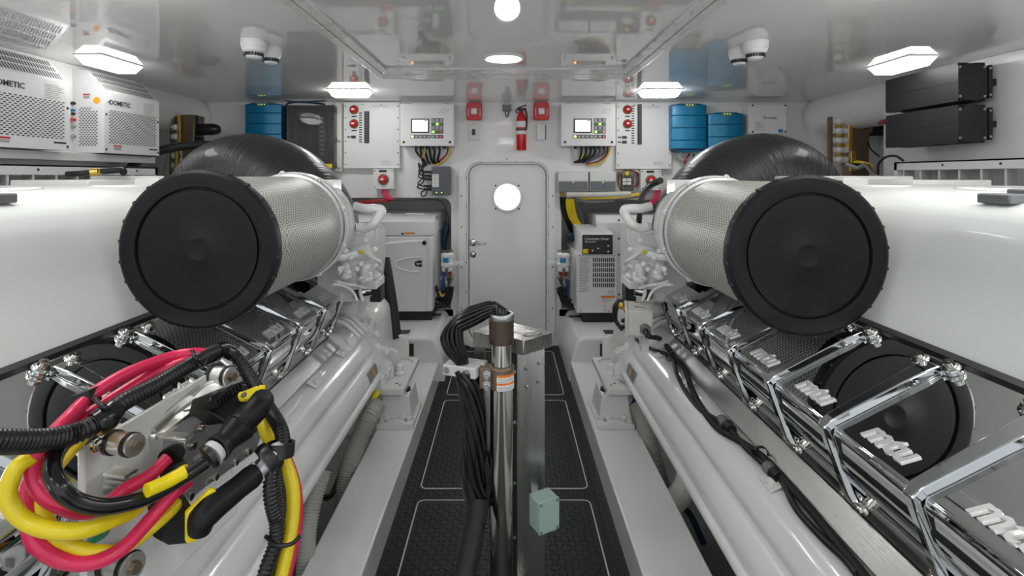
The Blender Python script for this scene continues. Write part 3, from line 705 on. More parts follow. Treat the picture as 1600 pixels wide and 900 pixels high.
# blue chargers
def charger(x0, x1, y0, y1, label, n=4, logo=True):
    d = .13; t = wthing('battery_charger', label, 'battery charger', x0, x1, y0, y1, d, 'blue battery chargers')
    q = MB(); X0, X1 = fx(x0, d), fx(x1, d); hs = (y1 - y0) / 3.9
    prof = lambda e: [(X0, YB), (X0, YB - d + .02), (X0 + .03, YB - d), (X1 - .03, YB - d), (X1, YB - d + .02), (X1, YB)]
    ys = [y0 + 3, y0 + hs, y0 + 2 * hs, y0 + 3 * hs, y1 - 4]
    for k in range(4): q.prism(prof(0), 'z', fz(ys[k + 1], d) + .0025, fz(ys[k], d))
    q.mi(1); q.prism([(X0 + .004, YB), (X0 + .004, YB - d + .024), (X0 + .03, YB - d + .005), (X1 - .03, YB - d + .005), (X1 - .004, YB - d + .024), (X1 - .004, YB)], 'z', fz(y1 - 2, d), fz(y0 + 2, d))
    q.mi(0); q.prism([(X0 + .01, fz(y0 + 3, d)), (X0 + .06, fz(y0, d)), (X1 - .06, fz(y0, d)), (X1 - .01, fz(y0 + 3, d))], 'y', YB - d + .01, YB)
    q.prism([(X0 + .01, fz(y1 - 4, d)), (X0 + .06, fz(y1, d)), (X1 - .06, fz(y1, d)), (X1 - .01, fz(y1 - 4, d))], 'y', YB - d + .01, YB)
    q.build('case', ['bluecase', 'bluedark'], t, bevel=.004)
    q = MB(); cx = (X0 + X1) / 2; z0 = fz(y0 + 1, d)
    q.prism([(cx - .05, z0), (cx + .05, z0), (cx + .025, z0 - .028), (cx - .025, z0 - .028)], 'y', YB - d - .004, YB - d + .01); q.mi(1)
    for k in (-1, 0, 1): q.ball((cx + k * .02, YB - d - .004, z0 - .010), .0035, 8)
    q.build('indicator_panel', ['dingrey', 'led'], t)
    if logo:
        q = MB(); printlines(q, (x0 + x1) / 2 - 2, x1 - 4, y1 - 18, y1 - 11, d, 2, .3); q.build('lettering', 'bluelab', t)
charger(380.5, 438, 160, 225, 'blue battery charger on the far left wall behind the black exhaust elbow', logo=False)
charger(1050, 1105.5, 161, 237, 'higher blue battery charger beside the right breaker panel')
charger(1108, 1164, 175, 251, 'lower blue battery charger left of the white cabinet', logo=False)
sp = [(0, .008, [W(1064, 238, .06), W(1062, 246, .06), W(1068, 250, .05), W(1078, 250, .04)]), (1, .007, [W(1078, 240, .06), W(1070, 252, .06), W(1075, 262, .05), W(1092, 263, .04)]),
      (2, .005, [W(1084, 240, .06), W(1083, 255, .05), W(1090, 262, .04)]), (3, .005, [W(1092, 240, .06), W(1088, 250, .05), W(1093, 262, .04)]), (1, .005, [W(1076, 262, .05), W(1088, 265, .05), W(1097, 260, .05)])]
wirebundle(sp, 'cable_bundle', 'white, red and yellow wires under the higher blue charger', 'cables', ['cream', 'dred', 'black', 'yellow'])
# smoked acrylic cabinet (left)
d = .15; t = wthing('electrical_cabinet', 'electrical cabinet with a smoked transparent door beside the left breaker panel', 'cabinet', 448, 530, 160, 263, d)
q = MB(); wbox(q, 449, 521, 165, 262, .02); q.mi(0)
for a, b, c_, e in ((448, 450, 164, 263), (519, 521.5, 164, 263)): q.box(fx(a, d), fx(b, d), YB - d + .01, YB, fz(e, d), fz(c_, d))
q.box(fx(448, d), fx(521, d), YB - d + .01, YB, fz(263, d), fz(262, d)); q.box(fx(448, d), fx(521, d), YB - d + .01, YB, fz(165, d), fz(164, d))
q.build('cabinet_body', 'greybox', t)
q = MB(); wbox(q, 448, 522, 165, 263, d, YB - d + .008); q.build('smoked_door', 'smoke', t)
q = MB()
for px in (470, 488, 503): q.mi(0 if px < 500 else 1); q.box(fx(px - 6, .06), fx(px + 6, .06), YB - .06, YB - .02, fz(250, .06), fz(180 if px < 500 else 175, .06))
q.mi(2)
for k in range(9): q.box(fx(500, .07), fx(506, .07), YB - .065, YB - .059, fz(186 + k * 7, .07), fz(183 + k * 7, .07))
q.build('breaker_row', ['black', 'dingrey', 'powder2'], t)
q = MB(); q.box(fx(508, d), fx(519, d), YB - d - .001, YB - d, fz(262, d), fz(256, d)); q.build('warning_sticker', 'yellowc', t)
q = MB(); q.box(fx(522.5, .08), fx(533, .08), YB - .08, YB, fz(268, .08), fz(160, .08)); q.mi(1)
for z in (173, 217, 258): q.box(fx(526, .1), fx(531, .1), YB - .10, YB - .08, fz(z + 4, .1), fz(z - 4, .1))
q.build('hinge_column', ['cream', 'powder2'], t, bevel=.008)
q = MB(); q.tube([W(447, 190, .007), W(446, 168, .008), W(454, 160.5, .01), W(480, 160, .01), W(508, 163, .008)], .007, n=8); tag(q.build('cable', 'bluedark'), 'dark blue cable looping over the smoked electrical cabinet', 'cable')
# white equipment cabinet (right)
d = .12; t = wthing('equipment_cabinet', 'white square cabinet with a blue sticker right of the blue chargers', 'cabinet', 1170, 1229, 163, 208, d)
q = MB(); wbox(q, 1170, 1229, 162.5, 209, d); q.mi(1)
for a in (1176, 1228 - 1):
    for b in (163.8 + 1, 206): q.lathe([(0, 0), (.008, 0), (.007, .003), (0, .004)], W(a, b, d), (0, -1, 0), 12)
q.build('enclosure', ['powder', 'ink'], t, bevel=.004)
q = MB(); q.box(fx(1179, d), fx(1197, d), YB - d - .0008, YB - d, fz(205, d), fz(189, d)); q.mi(1); printlines(q, 1180, 1196, 190, 204, d + .0008, 8, .35); q.build('paper_label', ['paper', 'greyink'], t)
q = MB(); q.text('AUTOPLEX', .02, W(1203.5, 184.5, d + .001), (1, 0, 0), (0, 0, 1), .0005, .0003); q.tube([W(1191, 181.5, d), W(1194, 182, d), W(1195, 180, d)], .0015, n=6); q.build('lettering', 'ink', t)
q = MB(); q.box(fx(1216, d), fx(1223.5, d), YB - d - .001, YB - d, fz(207, d), fz(202, d)); q.build('blue_sticker', 'bluelab', t)

# ================================================================== GENERATORS
# left generator
Y0 = 3.67; t = thing('generator', 'large white enclosed generator in the left recess', 'generator', (-1.1, 4.1, .283))
def A(px, py, Y=Y0): return at(px, py, Y)
xr = A(677, 0).x; zt = A(0, 364).z; zm = zt
q = MB(); zb = A(0, 487).z; zh = A(0, 371).z; zT = A(0, 346).z
q.box(-1.62, A(676, 0).x, Y0, 4.45, zb, A(0, 369).z); q.build('enclosure', 'powder', t, bevel=.012, seg=3)
q = MB(); q.prism([(Y0 + .0, A(0, 368.5).z), (Y0 + .0, A(0, 346).z), (Y0 + .06, A(0, 341.5).z), (4.45, A(0, 338).z), (4.45, A(0, 368.5).z)], 'x', -1.62, A(677.5, 0).x); 
q.build('top_cover', 'powder', t, bevel=.006)
q = MB(); zz = A(0, 341.5).z + .003
for cx in (-.95, -.70): q.tube([(cx - .07, Y0 + .22, zz + .004), (cx - .065, Y0 + .22, zz + .014), (cx + .065, Y0 + .22, zz + .014), (cx + .07, Y0 + .22, zz + .004)], .006, n=8, smooth=False)
q.build('lift_handle', 'powder', t)
# raised door panel with curved shoulder
q = MB(); pts = [A(x, y) for x, y in ((590, 486), (590, 383), (610, 378), (640, 375), (664, 374.5), (667, 382), (667, 486))]
q.loft([p + Vector((0, 0, 0)) for p in pts], [p + Vector((0, -.022, 0)) for p in pts]); q.build('door_panel', 'powder', t, bevel=.012, seg=3)
q = MB(); q.tube([A(657, 402, Y0 - .022), A(640, 403, Y0 - .022), A(624, 407, Y0 - .022), A(617, 413, Y0 - .022), A(624, 420, Y0 - .022), A(640, 424, Y0 - .022), A(656, 425, Y0 - .022)], .006, n=8)
q.build('embossed_ellipse', 'powder', t)
q = MB(); e = Y0 - .024   # black stylised C mark
cpt = A(654, 412, e); r1, r2 = .026, .013
arc = [(r1 * math.cos(math.radians(a)) * 1.15, r1 * .8 * math.sin(math.radians(a))) for a in range(60, 301, 20)]
arc2 = [(r2 * math.cos(math.radians(a)) * 1.2, r2 * .75 * math.sin(math.radians(a))) for a in range(300, 59, -20)]
q.prism([(cpt.x + a, cpt.z + b) for a, b in arc + arc2], 'y', e - .001, e + .001)
q.prism([(cpt.x + a, cpt.z + b) for a, b in ((-.004, .003), (.024, .003), (.024, .0225), (.002, .0225), (.002, .012), (.013, .012), (.013, .009), (-.004, .009))], 'y', e - .001, e + .001)
q.prism([(cpt.x + a, cpt.z + b) for a, b in ((.002, -.003), (.024, -.003), (.024, -.022), (.002, -.022), (.002, -.012), (.012, -.012))], 'y', e - .001, e + .001)
q.build('emblem', 'ink', t)
q = MB(); q.lathe([(0, 0), (.014, 0), (.016, .012), (.010, .018), (0, .019)], A(663.5, 379, Y0 - .02), (0, -1, 0), 18); q.build('latch_knob', 'black', t)
q = MB(); q.box(A(633, 0).x, A(648, 0).x, Y0 - .001, Y0, A(0, 366).z, A(0, 363).z); q.mi(1); q.box(A(633, 0).x, A(648, 0).x, Y0 - .001, Y0, A(0, 368).z, A(0, 366).z); q.mi(2); q.box(A(627, 0).x, A(631.5, 0).x, Y0 - .001, Y0, A(0, 366.5).z, A(0, 364).z)
q.build('warning_label', ['orange', 'paper', 'ink'], t)
q = MB()
for (a, b) in ((-.002, .30), (-.002, .55), (-.06, .6)): q.bolt((A(677.5, 0).x, 3.8 + b * .5, .9), (1, 0, 0), .006, .004)
q.box(A(677.5, 0).x, A(677.5, 0).x + .002, 3.78, 3.9, 1.0, 1.03); q.build('side_bolts', 'galv', t)
q = MB(); q.box(-1.6, A(674, 0).x, Y0 + .03, 4.4, .283, zb); q.box(A(668, 0).x, A(687, 0).x, Y0 + .07, Y0 + .10, .30, .315); q.build('base_frame', 'black', t, bevel=.006)
# right generator
Y1 = 3.62
t = thing('generator', 'white enclosed generator with slotted end panel in the right recess', 'generator', (.9, 4.1, .283))
x0, x1 = at(901, 0, Y1).x, at(963, 0, Y1).x
q = MB(); q.box(x0, x1, Y1, 4.3, at(0, 489, Y1).z, at(0, 398, Y1).z); 
q.build('enclosure', 'powder', t, bevel=.004)
Y2 = 3.85
q = MB(); q.box(x1 - .1, 1.55, Y2, 4.4, at(0, 505, Y2).z, at(0, 349, Y2).z); q.prism([(Y2, at(0, 349, Y2).z), (Y2 + .05, at(0, 337, Y2).z), (4.4, at(0, 337, Y2).z), (4.4, at(0, 349, Y2).z)], 'x', x1 - .1, 1.55)
q.build('tall_housing', 'powder', t, bevel=.004)
q = MB(); q.box(x1 - .02, 1.4, Y2 - .03, Y2, at(0, 492, Y2).z, at(0, 389, Y2).z); q.mi(1)
for z in (344, 373, 398, 460): q.bolt(at(967, z, Y2 - (.03 if z > 389 else 0)), (0, -1, 0), .006, .003)
q.build('access_panel', ['powder', 'ink'], t, bevel=.008)
# slots
q = MB()
for c_ in range(11):
    for r in range(6):
        px = 926.5 + c_ * 3.15; py = 403 + r * 7.9
        q.box(at(px, 0, Y1).x, at(px + 1.9, 0, Y1).x, Y1 - .0008, Y1 + .002, at(0, py + 6.2, Y1).z, at(0, py, Y1).z)
q.build('vent_slots', 'ink', t)
q = MB(); q.box(at(904.5, 0, Y1).x, at(923, 0, Y1).x, Y1 - .0008, Y1, at(0, 458, Y1).z, at(0, 401, Y1).z); q.mi(1)
def pl(mb, x0, x1, y0, y1, Y, n, h=.35):
    for i in range(n):
        a = y0 + (y1 - y0) * (i + .5) / n; e = (x1 - x0) * random.uniform(0, .35); hh = (y1 - y0) / n * h / 2
        mb.box(at(x0, 0, Y).x, at(x1 - e, 0, Y).x, Y - .001, Y, at(0, a + hh, Y).z, at(0, a - hh, Y).z)
pl(q, 905.5, 922, 402, 457, Y1 - .0008, 22); q.mi(0); q.box(at(939, 0, Y1).x, at(961, 0, Y1).x, Y1 - .0008, Y1, at(0, 472, Y1).z, at(0, 465.5, Y1).z); q.mi(1); pl(q, 940, 960, 466, 472, Y1 - .0008, 3)
q.mi(2); q.box(at(939, 0, Y1).x, at(961, 0, Y1).x, Y1 - .0012, Y1, at(0, 465.5, Y1).z, at(0, 462, Y1).z)
q.mi(1); q.lathe([(.019, 0), (.0205, 0), (.0205, .001), (.019, .001)], at(954.5, 456, Y1), (0, -1, 0), 24); pl(q, 950, 960, 454, 458, Y1 - .0005, 2)
q.build('printed_labels', ['paper', 'greyink', 'orange'], t)
q = MB()
for a, b in ((908, 486), (952, 486), (945, 478), (945, 484), (905, 399), (960, 399)): q.bolt(at(a, b, Y1), (0, -1, 0), .005, .003)
q.build('panel_screws', 'galv', t)
q = MB(); q.box(at(911, 0, Y1).x, at(961, 0, Y1).x, Y1 + .03, 4.3, .283, at(0, 489, Y1).z + .002); q.box(at(891, 0, Y1).x, at(912, 0, Y1).x, Y1 + .08, Y1 + .1, .30, .315); q.build('base_frame', 'black', t, bevel=.006)
# generator control box
t = thing('generator_control_box', 'white control box with black face standing on the right generator', 'control box', (.6, 3.8, at(0, 398, Y1).z))
Yc = 3.60; b0 = at(909, 0, Yc).x; b1 = at(958, 0, Yc).x; zb_ = at(0, 398, Y1).z; ztp = at(0, 366, Yc).z
q = MB(); q.prism([(Yc, zb_), (Yc, ztp), (Yc + .04, ztp + .012), (4.05, ztp + .03), (4.05, zb_)], 'x', b0 - .002, b1 + .002); q.build('case', 'powder', t, bevel=.004)
q = MB(); q.box(b0 + .004, b1 - .004, Yc - .003, Yc, zb_ + .006, ztp - .004); q.build('face_plate', 'ink', t)
q = MB(); q.text('Cummins Onan', .027, at(932.5, 373.2, Yc - .0045), (1, 0, 0), (0, 0, 1), .0004, .0003); q.text('Generator', .019, at(922.5, 377.6, Yc - .0045), (1, 0, 0), (0, 0, 1), .0004, .0001)
q.mi(1); q.box(at(911, 0, Yc).x, at(919, 0, Yc).x, Yc - .004, Yc - .003, at(0, 396, Yc).z, at(0, 389, Yc).z); q.mi(2)
for k in range(2): q.box(at(917 + k * 4, 0, Yc).x, at(920 + k * 4, 0, Yc).x, Yc - .009, Yc - .003, at(0, 392.5, Yc).z, at(0, 391, Yc).z)
q.mi(0); 
for a, b in ((949, 384), (949, 393), (933, 388)): q.box(at(a, 0, Yc).x, at(a + 3, 0, Yc).x, Yc - .0045, Yc - .003, at(0, b + 1, Yc).z, at(0, b - 1, Yc).z)
q.lathe([(0, 0), (.006, 0), (.006, .004), (0, .004)], at(926, 391.5, Yc - .003), (0, -1, 0), 12)
q.build('lettering', ['paper', 'yellowc', 'red'], t)
# fuel filters beside the door
def fuel_filter(px, label, s):
    Y = 3.75; c0 = at(px, 400, Y); r = .043
    t = thing('fuel_filter', label, 'fuel filter', (c0.x, Y, at(0, 447, Y).z), 'fuel filters beside the door')
    q = MB(); h = lambda py: at(0, py, Y).z
    q.lathe([(0, h(395)), (r * .8, h(395)), (r * 1.12, h(397)), (r * 1.12, h(401)), (r, h(402)), (r, h(410)), (r * 1.1, h(411)), (r * 1.1, h(415)), (r * .95, h(416)), (r * .95, h(423)), (0, h(423))], (c0.x, Y, 0), (0, 0, 1), 28); q.build('filter_head', 'powder', t)
    q = MB(); q.lathe([(0, h(423)), (r * .8, h(423)), (r * .8, h(430)), (0, h(430))], (c0.x, Y, 0), (0, 0, 1), 24); q.build('glass_bowl', 'bowl', t)
    q = MB(); q.lathe([(0, h(429)), (r * 1.35, h(430)), (r * 1.3, h(433)), (r * .8, h(442)), (r * .3, h(447)), (0, h(447))], (c0.x, Y, 0), (0, 0, 1), 28); q.build('drain_pan', 'alu', t)
    q = MB(); q.cyl((c0.x, Y, h(395)), (c0.x, Y, h(391)), .010, n=10); q.cyl((c0.x - .04, Y, h(392)), (c0.x + .04, Y, h(392)), .006, n=8); q.build('t_handle', 'bronze', t)
    q = MB(); q.lathe([(r * 1.12, 0), (r * 1.13, .001), (r * 1.13, .034), (r * 1.12, .035)], (c0.x, Y, h(409) + .001), (0, 0, 1), 40)
    V = [v for v in q.v]
    q2 = MB(); q2.add([(c0.x + r * 1.125 * math.sin(a), Y - r * 1.125 * math.cos(a), z) for z in (h(409), h(402)) for a in (-.6, -.3, 0, .3)], [(0, 1, 5, 4), (1, 2, 6, 5), (2, 3, 7, 6)]); q2.build('maker_label', 'bluelab', t)
    q = MB(); q.box(c0.x - s * r * .8, c0.x - s * .115, Y - .008, Y + .008, h(414), h(408)); q.bolt((c0.x - s * .07, Y - .008, h(411)), (0, -1, 0), .007, .004); q.bolt((c0.x - s * .09, Y - .008, h(411)), (0, -1, 0), .007, .004); q.build('mounting_bracket', 'powder', t)
    q = MB(); q.ball((c0.x - .0 , Y - r, h(420)), .014, 12); q.cyl((c0.x, Y - r - .006, h(420)), (c0.x, Y - r - .006, h(436)), .009, n=10); q.build('fitting', 'bronze', t)
fuel_filter(699, 'white fuel filter with metal drain pan left of the door', -1)
fuel_filter(880, 'white fuel filter with metal drain pan right of the door', 1)
def hoses(s, label, pts):
    q = MB()
    for mi_, r, P in pts: q.mi(mi_); q.tube(P, r, n=10)
    tag(q.build('hose', ['black', 'blue', 'brass', 'bluedark']), label, 'hose')
a3 = lambda px, py, Y=3.8: at(px, py, Y)
hoses(-1, 'black and blue fuel hoses under the left fuel filter', [(0, .022, [a3(705, 448), a3(703, 462), a3(698, 475), a3(682, 478), a3(676, 480)]), (1, .008, [a3(694, 425, 3.7), a3(692, 440, 3.7), a3(690, 455, 3.75)]), (0, .02, [a3(678, 470), a3(690, 474), a3(699, 460), a3(700, 450)]), (2, .012, [a3(686, 455), a3(690, 462), a3(696, 460)]), (0, .014, [a3(680, 447, 3.8), a3(686, 462, 3.8), a3(680, 470)])])
hoses(1, 'black and navy fuel hoses under the right fuel filter', [(0, .022, [a3(876, 448), a3(877, 460), a3(882, 472), a3(893, 478), a3(899, 480)]), (3, .012, [a3(888, 438, 3.7), a3(887, 450, 3.7), a3(885, 460, 3.75)]), (0, .018, [a3(873, 455), a3(880, 466), a3(892, 470)]), (0, .012, [a3(872, 450, 3.75), a3(875, 460, 3.75), a3(886, 462)])])
q = MB(); q.tube([at(699, 345, 4.1), at(697, 358, 4.1), at(694, 375, 4.1), at(694, 392, 4.1)], [.012, .03, .022, .012], n=12); tag(q.build('hose', 'bluedark'), 'navy blue hose hanging above the left fuel filter', 'hose')
q = MB(); q.tube([at(884, 366, 4.0), at(890, 368, 4.0), at(899, 374, 4.0)], [.016, .03, .02], n=12); tag(q.build('hose', 'bluedark'), 'navy blue hose end behind the right generator control box', 'hose')

# ================================================================== LEFT WALL: AIR CONDITIONING UNITS
def slots_x(mb, X, y0, y1, z0, z1, ny, nz, w, h, s):
    for j in range(nz):
        for i in range(ny):
            cy = y0 + (y1 - y0) * (i + .5 + (.25 if j % 2 else -.25)) / ny; cz = z0 + (z1 - z0) * (j + .5) / nz
            mb.add([(X, cy - w / 2, cz - h / 2), (X, cy + w / 2, cz - h / 2), (X, cy + w / 2, cz + h / 2), (X, cy - w / 2, cz + h / 2)], [(0, 1, 2, 3)])
def ac_unit(y0, y1, label):
    X1, X0 = -2.075, -2.24; zb, zf, zt = 1.445, 1.762, 1.872
    t = thing('air_conditioner', label, 'air conditioner', ((X0 + X1) / 2, (y0 + y1) / 2, zb), 'perforated white air conditioners on the left wall')
    prof = [(X0, zb), (X1, zb), (X1, zf), (-2.172, zt), (X0, zt)]
    q = MB(); q.prism(prof, 'y', y0, y1); q.mi(1)
    slots_x(q, X1 + .0007, y0 + .03, y1 - .03, zb + .05, zf - .09, 15, 20, .013, .005, 1)
    # long slots in the sloping top
    n = Vector((zt - zf, 0, X1 + 2.172)).normalized(); dv = Vector((-2.172 - X1, 0, zt - zf)).normalized()
    L = math.hypot(X1 + 2.172, zt - zf)
    for i in range(26):
        for (a, b) in ((.12, .40), (.46, .66), (.72, .92)):
            cy = y0 + .02 + (y1 - y0 - .04) * (i + .5) / 26
            P = lambda u, yy: Vector((X1, yy, zf)) + dv * (L * u) + n * .0007
            q.add([P(a, cy - .0035), P(a, cy + .0035), P(b, cy + .0035 + .006), P(b, cy - .0035 + .006)], [(0, 1, 2, 3)])
    # perforations in the end panel facing the camera
    for j in range(22):
        for i in range(6):
            cx = -2.205 + .095 * (i + .5 + (.25 if j % 2 else -.25)) / 6 + .0; cz = zb + .035 + .20 * (j + .5) / 22
            if i > 3 and j > 19: continue
            q.add([(cx - .0045, y0 - .0007, cz - .0025), (cx + .0045, y0 - .0007, cz - .0025), (cx + .0045, y0 - .0007, cz + .0025), (cx - .0045, y0 - .0007, cz + .0025)], [(0, 1, 2, 3)])
    for yy in (y0 + .012, y1 - .012):
        for zz in (zb + .018, zb + .20): q.bolt((X1, yy, zz), (1, 0, 0), .005, .003)
    q.build('cabinet', ['powder', 'ink'], t, bevel=.0015, smooth=False)
    q = MB(); q.text('DOMETIC', .034, (X1 + .001, y0 + .108, zf - .052), (0, 1, 0), (0, 0, 1), .0004, .0009)
    q.tube([(X1 + .001, y0 + .022, zf - .052), (X1 + .001, y0 + .034, zf - .044), (X1 + .001, y0 + .034, zf - .058), (X1 + .001, y0 + .022, zf - .052)], .0018, n=5, smooth=False)
    q.build('lettering', 'ink', t)
    q = MB(); q.box(X1, X1 + .0006, y1 - .135, y1 - .015, zf - .095, zf - .015); q.mi(1)
    for k in range(8): q.box(X1, X1 + .0012, y1 - .13, y1 - .03 - random.uniform(0, .04), zf - .025 - k * .0085, zf - .022 - k * .0085)
    q.mi(2); q.box(X1, X1 + .0006, y0 + .06, y0 + .12, zb + .035, zb + .043); q.mi(1); q.box(X1, X1 + .0006, y0 + .065, y0 + .115, zb + .018, zb + .032)
    q.mi(3); q.box(X1, X1 + .0006, y1 - .085, y1 - .02, zb + .03, zb + .038)
    q.build('printed_labels', ['paper', 'greyink', 'red', 'ink'], t)
    q = MB(); q.lathe([(0, 0), (.017, 0), (.017, .001), (0, .001)], (-2.115, y0, 1.715), (0, -1, 0), 24); q.build('round_sticker', 'orangedot', t)
    q = MB(); q.box(-2.185, -2.150, y0 - .001, y0, 1.742, 1.749); q.mi(1); q.box(-2.183, -2.152, y0 - .001, y0, 1.725, 1.739); q.build('warning_label', ['red', 'greyink'], t)
    q = MB()
    for z, r, m_ in ((1.70, .012, 0), (1.665, .010, 1), (1.645, .010, 0), (1.58, .014, 2), (1.53, .014, 2)):
        q.mi(m_); q.cyl((-2.230, y0, z), (-2.230, y0 - .014, z), r * .65, n=14)
    q.mi(3); q.cyl((-2.228, y0, 1.615), (-2.228, y0 - .018, 1.615), .008, n=12)
    q.build('connectors', ['black', 'bluelab', 'galv', 'red'], t)
ac_unit(2.02, 2.43, 'larger perforated white air conditioning unit cut off by the left edge')
ac_unit(2.64, 3.056, 'perforated white air conditioning unit further from the camera, under the wedge light')
# louvre rails
def louvre(s, X, y0, y1, zt, zb, step, label):
    t = thing('vent_louvre', label, 'vent', (s * X, (y0 + y1) / 2, zb), 'white slatted vents')
    q = MB(); Xi, Xo = s * X, s * (X + .10)
    q.box(Xi, Xi + s * .02, y0, y1, zt - .045, zt); q.box(Xi, Xi + s * .02, y0, y1, zb, zb + .02); q.box(Xi, Xo, y1 - .02, y1, zb, zt); q.box(Xi, Xo, y0, y1, zt - .008, zt)
    q.mi(1)
    for k in range(int((y1 - y0) / .3)): q.bolt((Xi, y0 + .15 + k * .3, zt - .022), (-s, 0, 0), .005, .003)
    q.build('frame', ['powder', 'ink'], t, bevel=.002)
    y = y0 + step
    while y < y1 - .03:
        b = MB(); b.obox((s * (X + .05), y + .02, (zt + zb) / 2 - .02), (1, s * .5, 0), (-s * .5, 1, 0), (0, 0, 1), .05, .004, (zt - zb) / 2 - .025); b.build('slat', 'powder2', t)
        y += step
louvre(-1, 2.06, 1.2, 3.02, 1.375, 1.225, .115, 'white slatted air vent under the air conditioning units')
louvre(1, 2.17, 1.2, 2.87, 1.402, 1.24, .115, 'white slatted air vent under the black converters')
# shelf under AC
q = MB(); q.box(-2.24, -2.12, 1.2, 3.09, 1.40, 1.44); struct(q, 'trim_5', 'powder2', bevel=.003)

# ================================================================== RIGHT WALL: BLACK CONVERTERS
def converter(z0, z1, label):
    xa, xb, y0, y1 = 2.13, 2.262, 2.42, 2.88
    t = thing('power_converter', label, 'power converter', (2.2, 2.65, z0), 'black finned power converters')
    q = MB(); zm = (z0 + z1) / 2
    q.box(xa, xb, y0, y1, z0 + .012, zm - .001); q.box(xa, xb, y0, y1, zm + .001, z1 - .012); q.box(xa + .002, xb, y0 + .001, y1, z0 + .012, z1 - .012)
    for k in range(13):
        if 4 < k < 8: continue
        x = xa + .004 + k * (xb - xa - .008) / 12
        q.box(x - .0028, x + .0028, y0 + .001, y1, z1 - .013, z1); q.box(x - .0028, x + .0028, y0 + .001, y1, z0, z0 + .013)
    q.build('finned_case', 'anod', t, smooth=False)
    q = MB(); q.prism([(xa, z0 + .014), (xa, z1 - .014), (xa + .03, z1 - .012), (xa + .04, z1 - .004), (xb - .03, z1 - .004), (xb, z1 - .014), (xb, z0 + .014), (xb - .03, z0 + .004), (xa + .04, z0 + .004)], 'y', y0 - .004, y0)
    q.mi(1)
    for x in (xa + .008, xb - .008):
        for z in (z0 + .022, z1 - .022): q.bolt((x, y0 - .004, z), (0, -1, 0), .005, .004)
    q.build('end_plate', ['anod', 'galv'], t)
    q = MB()
    for yy in (y0 - .004, y1 - .05):
        q.box(xb, xb + .006, yy, yy + .05, z0 + .02, z1 - .02); q.prism(rrect(xb + .012, xb + .030, z0 + .012, z1 - .012, .008), 'y', yy, yy + .012)
        q.box(xb, XR, yy + .02, yy + .04, z0 + .075, z1 - .075)
    q.mi(1)
    for z in (z0 + .028, z1 - .028): q.bolt((xb + .020, y0 - .004, z), (0, -1, 0), .005, .004)
    q.build('mounting_bracket', ['anod', 'galv'], t)
converter(1.68, 1.862, 'upper of the two black finned power converters on the right wall')
converter(1.483, 1.662, 'lower of the two black finned power converters on the right wall')
q = MB(); q.tube([at(1392, 188, 3.09), at(1384, 190, 3.11), at(1377, 191, 3.16), at(1373, 194, 3.17)], [.014, .018, .012, .008], n=12); tag(q.build('cable', 'dred'), 'red cable end passing through the wing wall beside the lower black converter', 'cable')
q = MB(); q.tube([at(1372, 272, 2.95), at(1373, 256, 2.9), at(1385, 245, 2.85), at(1400, 244, 2.8), at(1411, 251, 2.75)], .007, n=8); tag(q.build('cable', 'black'), 'thin black cable arching over the right end of the slatted vent', 'cable')

# ================================================================== SEA WATER MANIFOLDS (aft corners)
def manifold(s, lb):
    Y = 3.6; X = 2.30 + (.0 if s > 0 else .03)
    t = thing('water_manifold', lb, 'manifold', (s * (X + .1), Y, 1.29), 'bronze plate manifolds in the aft corners')
    q = MB(); q.box(s * (X + .12), s * (X + .24), Y - .01, Y + .10, 1.29, 1.76); q.build('brown_plate', 'bronze', t, bevel=.004)
    q = MB(); q.box(s * (X + .09), s * (X + .118), Y - .02, Y + .02, 1.50, 1.755); q.box(s * (X + .095), s * (X + .13), Y - .04, Y - .01, 1.36, 1.50); q.build('brass_plate', 'brass', t, bevel=.003)
    q = MB(); 
    for k in range(5): q.ball((s * (X + .03), Y, 1.44 + k * .067), .034, 14, (1.0, 1, .75)); 
    for k in range(5): q.cyl((s * (X - .02), Y, 1.44 + k * .067), (s * (X + .09), Y, 1.44 + k * .067), .022, n=12)
    q.build('white_valve', 'powder', t)
    q = MB()
    for k in range(4): q.ball((s * (X + .03), Y - .005, 1.474 + k * .067), .022, 12, (1, 1, .7))
    q.build('brass_ring', 'brass', t)
    q = MB(); q.box(s * (X - .035), s * (X - .022), Y - .02, Y + .02, 1.38, 1.74); q.build('end_plate', 'bronze', t)
    q = MB(); q.mi(1); q.cyl((s * (X + .24), Y + .02, 1.66), (s * (X + .255), Y + .02, 1.66), .045, n=16); q.mi(0)
    q.build('motor_flange', ['black', 'galv'], t)
    # the motor of the left manifold points inboard in the picture, so both are turned to suit
    return t, X, Y
t, X, Y = manifold(1, 'bronze and brass valve manifold with white balls in the right aft corner')
q = MB(); q.lathe([(0, 0), (.05, 0), (.052, .01), (.052, .13), (.045, .145), (0, .15)], (X + .255, Y + .02, 1.66), (1, 0, 0), 24); q.build('motor', 'black', t)
q = MB(); q.tube([at(1358, 206, 3.6), at(1357, 215, 3.6), at(1354, 222, 3.6), at(1357, 226, 3.6), at(1356, 219, 3.6), at(1360, 232, 3.55), at(1374, 245, 3.5)], .005, n=8); q.build('motor_lead', 'black', t)
